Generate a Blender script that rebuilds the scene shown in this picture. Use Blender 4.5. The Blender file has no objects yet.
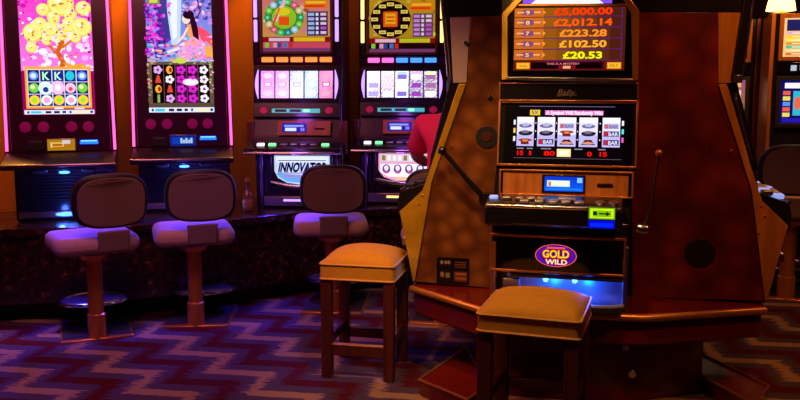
import bpy, bmesh, math, random
from mathutils import Vector, Matrix
random.seed(7)
R = math.radians
sc = bpy.context.scene
COL = sc.collection

# ------------------------------------------------------------------ camera
F = 850.0; EYE = 1.5; PITCH = math.atan(120.0 / F)
cd = bpy.data.cameras.new('camera'); cam = bpy.data.objects.new('camera', cd); COL.objects.link(cam)
cam.location = (0, 0, EYE); cam.rotation_euler = (math.pi / 2 - PITCH, 0, 0)
cd.sensor_width = 36; cd.lens = F / 800 * 36; cd.clip_end = 60
sc.camera = cam
CAM = Vector((0, 0, EYE))

def ray(px, py):
    x = (px - 400) / F; y = (200 - py) / F
    return Vector((x, math.cos(PITCH) + y * math.sin(PITCH), -math.sin(PITCH) + y * math.cos(PITCH)))

def at_z(px, py, z):
    d = ray(px, py); t = (z - EYE) / d.z
    return CAM + d * t

# ------------------------------------------------------------------ materials
MATS = {}
def nodes_of(name):
    m = bpy.data.materials.new(name); m.use_nodes = True
    nt = m.node_tree
    return m, nt, nt.nodes['Principled BSDF']

def pbr(name, col, rough=.5, metal=0., coat=0., spec=.5, noise=0., nscale=30., bump=0., emit=None, es=0.):
    m, nt, b = nodes_of(name)
    b.inputs['Base Color'].default_value = (*col, 1)
    b.inputs['Roughness'].default_value = rough
    b.inputs['Metallic'].default_value = metal
    b.inputs['Coat Weight'].default_value = coat
    b.inputs['Specular IOR Level'].default_value = spec
    if noise or bump:
        tc = nt.nodes.new('ShaderNodeTexCoord'); nz = nt.nodes.new('ShaderNodeTexNoise')
        nz.inputs['Scale'].default_value = nscale; nz.inputs['Detail'].default_value = 4
        nt.links.new(tc.outputs['Object'], nz.inputs['Vector'])
        if noise:
            mx = nt.nodes.new('ShaderNodeMix'); mx.data_type = 'RGBA'
            mx.inputs[6].default_value = (*[c * (1 - noise) for c in col], 1)
            mx.inputs[7].default_value = (*[min(1, c * (1 + noise)) for c in col], 1)
            nt.links.new(nz.outputs['Fac'], mx.inputs[0]); nt.links.new(mx.outputs[2], b.inputs['Base Color'])
        if bump:
            bp = nt.nodes.new('ShaderNodeBump'); bp.inputs['Strength'].default_value = bump; bp.inputs['Distance'].default_value = .004
            nt.links.new(nz.outputs['Fac'], bp.inputs['Height']); nt.links.new(bp.outputs['Normal'], b.inputs['Normal'])
    if emit:
        b.inputs['Emission Color'].default_value = (*emit, 1); b.inputs['Emission Strength'].default_value = es
    MATS[name] = m
    return m

def attr_mat(name, strength=0., rough=.4):
    m, nt, b = nodes_of(name)
    a = nt.nodes.new('ShaderNodeAttribute'); a.attribute_name = 'ink'
    if strength:
        b.inputs['Base Color'].default_value = (.004, .004, .004, 1); b.inputs['Roughness'].default_value = .25
        b.inputs['Specular IOR Level'].default_value = .15
        nt.links.new(a.outputs['Color'], b.inputs['Emission Color']); b.inputs['Emission Strength'].default_value = strength
    else:
        nt.links.new(a.outputs['Color'], b.inputs['Base Color']); b.inputs['Roughness'].default_value = rough
    return m

def ramp(nt, stops, interp='LINEAR'):
    r = nt.nodes.new('ShaderNodeValToRGB'); cr = r.color_ramp; cr.interpolation = interp
    while len(cr.elements) > 1: cr.elements.remove(cr.elements[-1])
    cr.elements[0].position = stops[0][0]; cr.elements[0].color = (*stops[0][1], 1)
    for p, c in stops[1:]:
        e = cr.elements.new(p); e.color = (*c, 1)
    return r

def mth(nt, op, a, b=None, c=None):
    n = nt.nodes.new('ShaderNodeMath'); n.operation = op
    for i, v in enumerate((a, b, c)):
        if v is None: continue
        if isinstance(v, (int, float)): n.inputs[i].default_value = v
        else: nt.links.new(v, n.inputs[i])
    return n.outputs[0]

def burl(name, dark, light, rough=.3, scale=12., coat=.3):
    """lacquered burl veneer: round scalloped figure"""
    m, nt, b = nodes_of(name)
    tc = nt.nodes.new('ShaderNodeTexCoord')
    v = nt.nodes.new('ShaderNodeTexVoronoi'); v.inputs['Scale'].default_value = scale
    nz = nt.nodes.new('ShaderNodeTexNoise'); nz.inputs['Scale'].default_value = 5; nz.inputs['Detail'].default_value = 5
    nt.links.new(tc.outputs['Object'], v.inputs['Vector']); nt.links.new(tc.outputs['Object'], nz.inputs['Vector'])
    s = mth(nt, 'MULTIPLY_ADD', v.outputs['Distance'], 1.0, mth(nt, 'MULTIPLY', nz.outputs['Fac'], .35))
    r = ramp(nt, [(.25, light), (.6, [(x + y) / 2.2 for x, y in zip(dark, light)]), (.9, dark)])
    nt.links.new(s, r.inputs['Fac']); nt.links.new(r.outputs['Color'], b.inputs['Base Color'])
    b.inputs['Roughness'].default_value = rough; b.inputs['Coat Weight'].default_value = coat
    MATS[name] = m
    return m

def streak_wood(name, dark, light, rough=.35, coat=.2, sx=18., sz=1.2):
    m, nt, b = nodes_of(name)
    tc = nt.nodes.new('ShaderNodeTexCoord'); mp = nt.nodes.new('ShaderNodeMapping')
    mp.inputs['Scale'].default_value = (sx, sx, sz)
    nz = nt.nodes.new('ShaderNodeTexNoise'); nz.inputs['Scale'].default_value = 1.5; nz.inputs['Detail'].default_value = 6
    nt.links.new(tc.outputs['Object'], mp.inputs['Vector']); nt.links.new(mp.outputs['Vector'], nz.inputs['Vector'])
    r = ramp(nt, [(.3, dark), (.7, light)])
    nt.links.new(nz.outputs['Fac'], r.inputs['Fac']); nt.links.new(r.outputs['Color'], b.inputs['Base Color'])
    b.inputs['Roughness'].default_value = rough; b.inputs['Coat Weight'].default_value = coat
    MATS[name] = m
    return m

def granite(name):
    m, nt, b = nodes_of(name)
    tc = nt.nodes.new('ShaderNodeTexCoord')
    nz = nt.nodes.new('ShaderNodeTexNoise'); nz.inputs['Scale'].default_value = 22; nz.inputs['Detail'].default_value = 8; nz.inputs['Roughness'].default_value = .7
    nt.links.new(tc.outputs['Object'], nz.inputs['Vector'])
    r = ramp(nt, [(.44, (.014, .005, .004)), (.57, (.04, .014, .010)), (.64, (.16, .06, .035)), (.72, (.6, .28, .16))])
    nt.links.new(nz.outputs['Fac'], r.inputs['Fac']); nt.links.new(r.outputs['Color'], b.inputs['Base Color'])
    b.inputs['Roughness'].default_value = .2
    MATS[name] = m
    return m

def carpet(name):
    m, nt, b = nodes_of(name)
    tc = nt.nodes.new('ShaderNodeTexCoord'); sp = nt.nodes.new('ShaderNodeSeparateXYZ')
    mp = nt.nodes.new('ShaderNodeMapping'); mp.inputs['Scale'].default_value = (14, 80, 1)
    nz = nt.nodes.new('ShaderNodeTexNoise'); nz.inputs['Scale'].default_value = 1.0; nz.inputs['Detail'].default_value = 2
    nt.links.new(tc.outputs['Object'], sp.inputs[0]); nt.links.new(tc.outputs['Object'], mp.inputs['Vector'])
    nt.links.new(mp.outputs['Vector'], nz.inputs['Vector'])
    x, y = sp.outputs[0], sp.outputs[1]
    x = mth(nt, 'ADD', x, mth(nt, 'MULTIPLY', mth(nt, 'SUBTRACT', nz.outputs['Fac'], .5), .2))
    s = mth(nt, 'MULTIPLY_ADD', x, .66, mth(nt, 'MULTIPLY', y, -.75))
    t = mth(nt, 'MULTIPLY_ADD', x, .75, mth(nt, 'MULTIPLY', y, .66))
    f = mth(nt, 'FRACT', mth(nt, 'DIVIDE', mth(nt, 'ADD', s, 20 + .24), .41))
    saw = mth(nt, 'MINIMUM', mth(nt, 'DIVIDE', f, .58), mth(nt, 'DIVIDE', mth(nt, 'SUBTRACT', 1.0, f), .42))
    tt = mth(nt, 'MULTIPLY_ADD', saw, -.20, t)
    bd = mth(nt, 'FRACT', mth(nt, 'DIVIDE', mth(nt, 'ADD', tt, 8.6 - 1.59), .43))
    r = ramp(nt, [(0, (.46, .27, .16)), (.23, (.105, .065, .125)), (.48, (.11, .008, .014)), (.76, (.105, .065, .125))], 'CONSTANT')
    nt.links.new(bd, r.inputs['Fac'])
    fz = nt.nodes.new('ShaderNodeTexNoise'); fz.inputs['Scale'].default_value = 220; fz.inputs['Detail'].default_value = 2
    nt.links.new(tc.outputs['Object'], fz.inputs['Vector'])
    mx = nt.nodes.new('ShaderNodeMix'); mx.data_type = 'RGBA'; mx.blend_type = 'MULTIPLY'; mx.inputs[0].default_value = .55
    nt.links.new(r.outputs['Color'], mx.inputs[6]); nt.links.new(fz.outputs['Fac'], mx.inputs[7])
    nt.links.new(mx.outputs[2], b.inputs['Base Color'])
    bp = nt.nodes.new('ShaderNodeBump'); bp.inputs['Strength'].default_value = .4; bp.inputs['Distance'].default_value = .004
    nt.links.new(fz.outputs['Fac'], bp.inputs['Height']); nt.links.new(bp.outputs['Normal'], b.inputs['Normal'])
    b.inputs['Roughness'].default_value = .95; b.inputs['Specular IOR Level'].default_value = .1
    MATS[name] = m
    return m

GLOW = attr_mat('screen_glow', 1.12)
GLOW_HOT = attr_mat('hot_screen_glow', 2.4)
GLOW_REEL = attr_mat('reel_glow', 2.1)
GLOW_LOW = attr_mat('dim_screen_glow', .75)
INK = attr_mat('printed_plate')
BLACK = pbr('gloss_black_plastic', (.012, .010, .014), .22, coat=.2)
TREAD = pbr('dark_tread_metal', (.10, .09, .12), .3, metal=.6)
SATIN = pbr('satin_black', (.015, .012, .016), .5)
DGLASS = pbr('dark_glass', (.006, .005, .008), .08, spec=.6)
PLUM = pbr('plum_lacquer', (.03, .002, .022), .25, coat=.3)
PLUMB = pbr('plum_bezel', (.045, .002, .03), .3, coat=.2)
DARKPLUM = pbr('dark_plum_plastic', (.02, .002, .014), .4, spec=.3)
DARKCHROME = pbr('smoked_chrome', (.28, .22, .26), .22, metal=1)
CHROME = pbr('chrome', (.75, .72, .72), .18, metal=1)
STEEL = pbr('brushed_steel', (.42, .38, .4), .35, metal=1, bump=.1, nscale=90)
GOLD = pbr('aged_gold_paint', (.88, .40, .022), .34, metal=.4, noise=.55, nscale=9)
HIGHLIT_GOLD = pbr('highlit_gold', (1, .60, .07), .3, metal=.15)  # brighter than the other gold: highlight on the left frame bar put into its colour
COPPER = pbr('copper_trim', (.85, .36, .08), .3, metal=.7)
BRONZE = pbr('bronze_pole', (.80, .32, .08), .3, metal=.75)
LACQ = pbr('red_lacquer', (.15, .007, .005), .25, coat=.4, noise=.2, nscale=6)
BURL = burl('burl_veneer', (.12, .034, .008), (.31, .105, .024))
BURL_RED = burl('shaded_red_burl', (.11, .007, .004), (.29, .024, .008), scale=7)  # darker, redder burl: shade on the right end panel put into the colour
AMBERWOOD = streak_wood('dark_amber_wood', (.42, .13, .016), (.78, .30, .045))
ORWOOD = streak_wood('amber_wood', (.36, .11, .022), (.62, .22, .05))
REDWOOD = streak_wood('red_wood', (.10, .02, .012), (.2, .045, .02))
MAHOG = streak_wood('mahogany', (.06, .010, .008), (.12, .02, .012), sx=30)
LEATHER = pbr('tan_leather', (.66, .31, .035), .6, spec=.08, noise=.12, nscale=25, bump=.08)
PIPING = pbr('tan_piping', (.75, .40, .11), .4)
MAUVE = pbr('mauve_upholstery', (.46, .27, .24), .8, noise=.15, nscale=60, bump=.2)
WEAVE = pbr('brown_weave', (.20, .115, .11), .85, noise=.25, nscale=160, bump=.25)
PLATE = pbr('pale_grey_plate', (.55, .46, .45), .4, noise=.15, nscale=20)
PINK_SHIRT = pbr('pink_cotton', (.95, .015, .14), .8, noise=.08, nscale=12, bump=.1)
DENIM = pbr('dark_trousers', (.02, .02, .035), .8)
SKIN = pbr('skin', (.55, .30, .21), .5)
HAIR = pbr('dark_hair', (.03, .018, .012), .5)
AMBER = pbr('amber_glass', (.22, .06, .012), .12, coat=.5)
GRANITE = granite('speckled_granite')
CARPET = carpet('zigzag_carpet')
WALLP = streak_wood('amber_panelling', (.42, .12, .018), (.6, .19, .035), sx=6, sz=.5)
DARKWALL = pbr('dark_maroon_wall', (.07, .014, .010), .7, noise=.2, nscale=3)
NEON_PINK = pbr('pink_neon', (.9, .3, .6), .4, emit=(1, .075, .34), es=2.5)
NEON_VIOLET = pbr('violet_lamp', (.5, .4, .9), .4, emit=(.42, .25, 1), es=1.8)
NEON_CREAM = pbr('cream_lamp', (.9, .8, .4), .4, emit=(1, .72, .2), es=1.7)
LAMP_ORANGE = pbr('orange_lamp', (.9, .4, .1), .4, emit=(1, .22, .03), es=1.5)
LAMP_PINK = pbr('pink_lamp', (.9, .3, .6), .4, emit=(1, .14, .5), es=1.4)
LAMP_BLUE = pbr('azure_lamp', (.1, .4, .9), .4, emit=(.05, .3, 1), es=1.3)
LED_BLUE = pbr('blue_led', (.2, .5, 1), .4, emit=(.05, .22, 1), es=4)
LED_CYAN = pbr('cyan_led', (.2, .7, 1), .4, emit=(.06, .34, 1), es=9)
LED_BLUE_DIM = pbr('pale_blue_button', (.3, .4, .9), .4, emit=(.3, .4, 1), es=.8)
LED_GREEN = pbr('green_led', (.2, .9, .3), .4, emit=(.15, .9, .25), es=2)
LED_WHITE = pbr('white_led', (.9, .8, .9), .4, emit=(.9, .75, .9), es=2)
DIM_RED = pbr('dim_red_lens', (.35, .01, .05), .4, emit=(.5, .0, .06), es=.35)
DIM_MAGENTA = pbr('magenta_button', (.30, .02, .14), .35, emit=(.32, .0, .1), es=.25)
LAMP_WARM = pbr('warm_shade', (1, .7, .3), .5, emit=(1, .55, .12), es=6)
TEALSTRIP = pbr('teal_strip', (.1, .5, .45), .4, emit=(.03, .4, .3), es=.9)

# ------------------------------------------------------------------ mesh helpers
def link(name, bm, mat, parent=None, smooth=True, bevel=0., ang=40, seg=2):
    me = bpy.data.meshes.new(name)
    bmesh.ops.recalc_face_normals(bm, faces=bm.faces)
    bm.to_mesh(me); bm.free()
    me.materials.append(mat)
    o = bpy.data.objects.new(name, me); COL.objects.link(o)
    if parent: o.parent = parent
    if smooth:
        for p in me.polygons: p.use_smooth = True
        me.set_sharp_from_angle(angle=R(ang))
    if bevel:
        b = o.modifiers.new('bevel', 'BEVEL'); b.width = bevel; b.segments = seg; b.limit_method = 'ANGLE'; b.angle_limit = R(35)
        b.harden_normals = False
    return o

def empty(name, label, cat, loc, yaw=0., group=None):
    o = bpy.data.objects.new(name, None); COL.objects.link(o)
    o.location = loc; o.rotation_euler = (0, 0, yaw); o.empty_display_size = .1
    o['label'] = label; o['category'] = cat
    if group: o['group'] = group
    return o

def tag(o, label, cat, group=None):
    o['label'] = label; o['category'] = cat
    if group: o['group'] = group
    return o

def struct(o, label=None):
    o['kind'] = 'structure'
    if label: o['label'] = label
    return o

def add_hexa(bm, pts):
    vs = [bm.verts.new(p) for p in pts]
    for f in ((0, 3, 2, 1), (4, 5, 6, 7), (0, 1, 5, 4), (1, 2, 6, 5), (2, 3, 7, 6), (3, 0, 4, 7)):
        bm.faces.new([vs[i] for i in f])

def add_box(bm, c, s, M=None):
    c = Vector(c); x, y, z = [v / 2 for v in s]
    pts = [Vector(p) for p in ((-x, -y, -z), (x, -y, -z), (x, y, -z), (-x, y, -z), (-x, -y, z), (x, -y, z), (x, y, z), (-x, y, z))]
    if M: pts = [M @ p for p in pts]
    add_hexa(bm, [c + p for p in pts])

def add_prism(bm, poly, fn, d0, d1):
    """poly: 2d points, fn(a,b,d) -> Vector"""
    lo = [bm.verts.new(fn(a, b, d0)) for a, b in poly]; hi = [bm.verts.new(fn(a, b, d1)) for a, b in poly]
    bm.faces.new(lo); bm.faces.new(hi[::-1])
    n = len(poly)
    for i in range(n):
        bm.faces.new((lo[i], lo[(i + 1) % n], hi[(i + 1) % n], hi[i]))

def add_tube(bm, path, r, n=10, closed=False):
    path = [Vector(p) for p in path]; rings = []
    m = len(path)
    for i, p in enumerate(path):
        if closed: t = path[(i + 1) % m] - path[i - 1]
        else: t = path[min(i + 1, m - 1)] - path[max(i - 1, 0)]
        t.normalize()
        ref = Vector((0, 0, 1)) if abs(t.z) < .9 else Vector((1, 0, 0))
        a = t.cross(ref).normalized(); b = t.cross(a).normalized()
        rr = r[i] if isinstance(r, (list, tuple)) else r
        rings.append([bm.verts.new(p + (a * math.cos(2 * math.pi * k / n) + b * math.sin(2 * math.pi * k / n)) * rr) for k in range(n)])
    for i in range(m if closed else m - 1):
        A, B = rings[i], rings[(i + 1) % m]
        for k in range(n):
            bm.faces.new((A[k], A[(k + 1) % n], B[(k + 1) % n], B[k]))
    if not closed:
        bm.faces.new(rings[0][::-1]); bm.faces.new(rings[-1])

def add_lathe(bm, prof, c=(0, 0, 0), n=24, sx=1., sy=1., fn=None):
    """prof: (r,z) bottom to top"""
    c = Vector(c); rings = []
    for r, z in prof:
        rr = max(r, 1e-4)
        ring = []
        for k in range(n):
            a = 2 * math.pi * k / n
            p = Vector((rr * math.cos(a) * sx, rr * math.sin(a) * sy, z))
            ring.append(bm.verts.new(fn(p) if fn else c + p))
        rings.append(ring)
    for A, B in zip(rings, rings[1:]):
        for k in range(n):
            bm.faces.new((A[k], A[(k + 1) % n], B[(k + 1) % n], B[k]))
    bm.faces.new(rings[0][::-1]); bm.faces.new(rings[-1])

def sphere(bm, c, r, s=(1, 1, 1), n=14):
    mt = Matrix.Translation(c) @ Matrix.Diagonal((r * s[0], r * s[1], r * s[2], 1))
    bmesh.ops.create_uvsphere(bm, u_segments=n, v_segments=max(6, n // 2), radius=1, matrix=mt)

def rrect(a0, b0, a1, b1, r, n=5):
    pts = []
    for cx, cy, s in ((a1 - r, b0 + r, -90), (a1 - r, b1 - r, 0), (a0 + r, b1 - r, 90), (a0 + r, b0 + r, 180)):
        for k in range(n + 1):
            t = R(s + 90 * k / n); pts.append((cx + r * math.cos(t), cy + r * math.sin(t)))
    return pts

# ------------------------------------------------------------------ frames and planes
class Frame:
    """a thing's own frame: x right as seen from its front, y back, z up"""
    def __init__(s, loc, yaw):
        s.o = Vector(loc); s.yaw = yaw
        s.e = Vector((math.cos(yaw), math.sin(yaw), 0)); s.back = Vector((-math.sin(yaw), math.cos(yaw), 0))
    def loc(s, p):
        d = p - s.o; return Vector((d.dot(s.e), d.dot(s.back), d.z))
    def world(s, p):
        return s.o + s.e * p[0] + s.back * p[1] + Vector((0, 0, p[2]))

class Plane:
    """a plane in a frame: origin O, right X, up Y, outward N (frame coordinates)"""
    def __init__(s, fr, O, X=(1, 0, 0), Y=(0, 0, 1)):
        s.fr = fr; s.O = Vector(O); s.X = Vector(X).normalized(); s.Y = Vector(Y).normalized(); s.N = s.X.cross(s.Y).normalized()
    def pt(s, a, b, d=0.):
        return s.O + s.X * a + s.Y * b + s.N * d
    def at(s, px, py):
        """where a line of sight of the photograph meets this plane, in plane coordinates"""
        d = ray(px, py)
        dl = Vector((d.dot(s.fr.e), d.dot(s.fr.back), d.z)); cl = s.fr.loc(CAM)
        t = (s.O - cl).dot(s.N) / dl.dot(s.N)
        q = cl + dl * t - s.O
        return (q.dot(s.X), q.dot(s.Y))

def front(fr, w, z0, tilt=0.):
    """front plane: w outward at height z0, leaning back by tilt"""
    return Plane(fr, (0, -w, z0), (1, 0, 0), (0, math.sin(R(tilt)), math.cos(R(tilt))))

def prect(pl, q):
    a0, b1 = pl.at(q[0], q[1]); a1, b0 = pl.at(q[2], q[3])
    return a0, b0, a1, b1

def pbox(name, pl, q, d0, d1, mat, parent, bevel=.003, rnd=0., **k):
    bm = bmesh.new()
    poly = rrect(*q, rnd) if rnd else [(q[0], q[1]), (q[2], q[1]), (q[2], q[3]), (q[0], q[3])]
    add_prism(bm, poly, pl.pt, d0, d1)
    return link(name, bm, mat, parent, bevel=bevel, **k)

def pxbox(name, pl, q, d0, d1, mat, parent, bevel=.003, rnd=0., **k):
    return pbox(name, pl, prect(pl, q), d0, d1, mat, parent, bevel, rnd, **k)

def ppoly(name, pl, poly, d0, d1, mat, parent, bevel=.002, **k):
    bm = bmesh.new(); add_prism(bm, poly, pl.pt, d0, d1)
    return link(name, bm, mat, parent, bevel=bevel, **k)

def pxpoly(name, pl, pts, d0, d1, mat, parent, bevel=.002, **k):
    return ppoly(name, pl, [pl.at(*p) for p in pts], d0, d1, mat, parent, bevel, **k)

def frame_ring(name, pl, q, t, d0, d1, mat, parent, bevel=.002):
    a0, b0, a1, b1 = q; bm = bmesh.new()
    for r in ((a0, b0, a0 + t, b1), (a1 - t, b0, a1, b1), (a0 + t, b0, a1 - t, b0 + t), (a0 + t, b1 - t, a1 - t, b1)):
        add_prism(bm, [(r[0], r[1]), (r[2], r[1]), (r[2], r[3]), (r[0], r[3])], pl.pt, d0, d1)
    return link(name, bm, mat, parent, bevel=bevel)

def disc(name, pl, a, b, r, d0, d1, mat, parent, ry=None, n=20, bevel=.002):
    ry = ry or r
    return ppoly(name, pl, [(a + r * math.cos(2 * math.pi * k / n), b + ry * math.sin(2 * math.pi * k / n)) for k in range(n)], d0, d1, mat, parent, bevel)

# ------------------------------------------------------------------ display artwork
_TXT = {}
def glyphs(s, bold=0.):
    key = (s, bold)
    if key not in _TXT:
        cu = bpy.data.curves.new('text', 'FONT'); cu.body = s; cu.offset = bold; cu.resolution_u = 3
        ob = bpy.data.objects.new('text', cu); COL.objects.link(ob)
        dg = bpy.context.evaluated_depsgraph_get(); me = bpy.data.meshes.new_from_object(ob.evaluated_get(dg))
        vs = [(v.co.x, v.co.y) for v in me.vertices]; fs = [tuple(p.vertices) for p in me.polygons]
        bpy.data.objects.remove(ob); bpy.data.curves.remove(cu); bpy.data.meshes.remove(me)
        _TXT[key] = (vs, fs)
    return _TXT[key]

class Art:
    """flat artwork drawn in a source rectangle (y down), laid on a rectangle of a plane"""
    def __init__(s, src): s.src = src; s.v = []; s.f = []; s.c = []
    def poly(s, pts, col, l=1):
        i = len(s.v); s.v += [(x, y, l) for x, y in pts]; s.f.append(tuple(range(i, i + len(pts)))); s.c.append(col)
    def rect(s, x0, y0, x1, y1, col, l=1): s.poly([(x0, y1), (x1, y1), (x1, y0), (x0, y0)], col, l)
    def ell(s, x, y, rx, ry, col, l=1, n=14):
        s.poly([(x + rx * math.cos(-2 * math.pi * k / n), y + ry * math.sin(-2 * math.pi * k / n)) for k in range(n)], col, l)
    def line(s, p, q, w, col, l=1):
        dx, dy = q[0] - p[0], q[1] - p[1]; L = math.hypot(dx, dy) or 1; nx, ny = -dy / L * w / 2, dx / L * w / 2
        s.poly([(p[0] + nx, p[1] + ny), (q[0] + nx, q[1] + ny), (q[0] - nx, q[1] - ny), (p[0] - nx, p[1] - ny)], col, l)
    def path(s, pts, w, col, l=1):
        for i in range(len(pts) - 1):
            ww = w[i] if isinstance(w, (list, tuple)) else w
            s.line(pts[i], pts[i + 1], ww, col, l); s.ell(*pts[i + 1], ww / 2, ww / 2, col, l, 8)
    def grad(s, x0, y0, x1, y1, c0, c1, n=10, l=0):
        for k in range(n):
            t = (k + .5) / n
            s.rect(x0, y0 + (y1 - y0) * k / n, x1, y0 + (y1 - y0) * (k + 1) / n, [a + (b - a) * t for a, b in zip(c0, c1)], l)
    def text(s, t, x0, x1, yb, h, col, l=3, bold=0., shear=0.):
        vs, fs = glyphs(t, bold)
        if not vs: return
        ax = min(v[0] for v in vs); bx = max(v[0] for v in vs)
        sx = (x1 - x0 - shear * h) / max(1e-6, bx - ax); sy = h / .72
        i = len(s.v)
        s.v += [(x0 + (vx - ax) * sx + shear * vy * sy, yb - vy * sy, l) for vx, vy in vs]
        for f in fs: s.f.append(tuple(i + k for k in f)); s.c.append(col)
    def build(s, name, pl, q, d, mat, parent, eps=.0004):
        x0, y0, x1, y1 = s.src; a0, b0, a1, b1 = q
        me = bpy.data.meshes.new(name)
        me.from_pydata([tuple(pl.pt(a0 + (x - x0) / (x1 - x0) * (a1 - a0), b1 - (y - y0) / (y1 - y0) * (b1 - b0), d + l * eps)) for x, y, l in s.v], [], s.f)
        at = me.color_attributes.new('ink', 'FLOAT_COLOR', 'CORNER')
        for p, c in zip(me.polygons, s.c):
            q_ = [max(0., v) ** 1.9 for v in c]
            for k in p.loop_indices: at.data[k].color = (*q_, 1)
        me.materials.append(mat)
        o = bpy.data.objects.new(name, me); COL.objects.link(o); o.parent = parent
        return o

def rc(*cs):
    return random.choice(cs)

def jit(c, k=.15):
    return [max(0, x * (1 + random.uniform(-k, k))) for x in c]

# ------------------------------------------------------------------ the room
def plane_box(name, c, s, mat):
    bm = bmesh.new(); add_box(bm, c, s); return link(name, bm, mat, smooth=False)

struct(plane_box('floor', (0, 4.5, -.03), (12, 11, .06), CARPET), 'patterned zigzag carpet in purple, red and tan')

def strip_wall(name, pts, z0, z1, th, mat):
    bm = bmesh.new()
    out = []
    for i, p in enumerate(pts):
        a = Vector(pts[max(0, i - 1)]); b = Vector(pts[min(len(pts) - 1, i + 1)]); t = (b - a).normalized()
        out.append((p[0] - t.y * th, p[1] + t.x * th))
    for i in range(len(pts) - 1):
        q = [pts[i], pts[i + 1], out[i + 1], out[i]]
        add_hexa(bm, [Vector((*p, z0)) for p in q] + [Vector((*p, z1)) for p in q])
    bmesh.ops.remove_doubles(bm, verts=bm.verts, dist=1e-4)
    return link(name, bm, mat, smooth=False)

struct(strip_wall('wall_back', [(-3.4, 5.55), (-2.25, 6.02), (-1.55, 6.42), (-.75, 6.6), (.1, 6.8), (1.6, 7.1)], 0, 2.9, .08, WALLP),
       'amber wood partition behind the row of slot machines')
struct(strip_wall('wall_far', [(1.6, 7.9), (5.9, 7.9)], 0, 2.9, .1, DARKWALL), 'dark maroon wall far behind the island')

# ------------------------------------------------------------------ counter under the left row
CT = .60
ct = empty('machine_counter', 'long speckled dark granite counter carrying the row of slot machines', 'counter', (-1.2, 5.6, 0))
CF = [(-3.4, 5.0), (-2.6, 5.06), (-1.68, 5.24), (-1.08, 5.48), (-.68, 5.78), (.1, 6.0), (1.5, 6.25)]
CB = [(-3.4, 5.52), (-2.27, 5.98), (-1.57, 6.38), (-1.0, 6.5), (-.76, 6.57), (.1, 6.77), (1.5, 7.04)]
def band(name, off, z0, z1, mat, bevel=0.):
    bm = bmesh.new()
    for i in range(len(CF) - 1):
        q = []
        for k in (i, i + 1):
            a = Vector(CF[max(0, k - 1)]); b = Vector(CF[min(len(CF) - 1, k + 1)]); t = (b - a).normalized()
            q.append((CF[k][0] - t.y * off + 1.2, CF[k][1] + t.x * off - 5.6))
        q = [q[0], q[1], (CB[i + 1][0] + 1.2, CB[i + 1][1] - 5.6), (CB[i][0] + 1.2, CB[i][1] - 5.6)]
        add_hexa(bm, [Vector((*p, z0)) for p in q] + [Vector((*p, z1)) for p in q])
    bmesh.ops.remove_doubles(bm, verts=bm.verts, dist=1e-4)
    seen = {}
    for f in bm.faces: seen.setdefault(frozenset(f.verts), []).append(f)
    bmesh.ops.delete(bm, geom=[f for fs in seen.values() if len(fs) > 1 for f in fs], context='FACES')
    return link(name, bm, mat, ct, bevel=bevel)
band('countertop', 0, CT - .05, CT, GRANITE, .006)
band('granite_front', .03, .12, CT - .0501, GRANITE)
band('toe_kick', .17, 0, .1199, SATIN)

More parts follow.
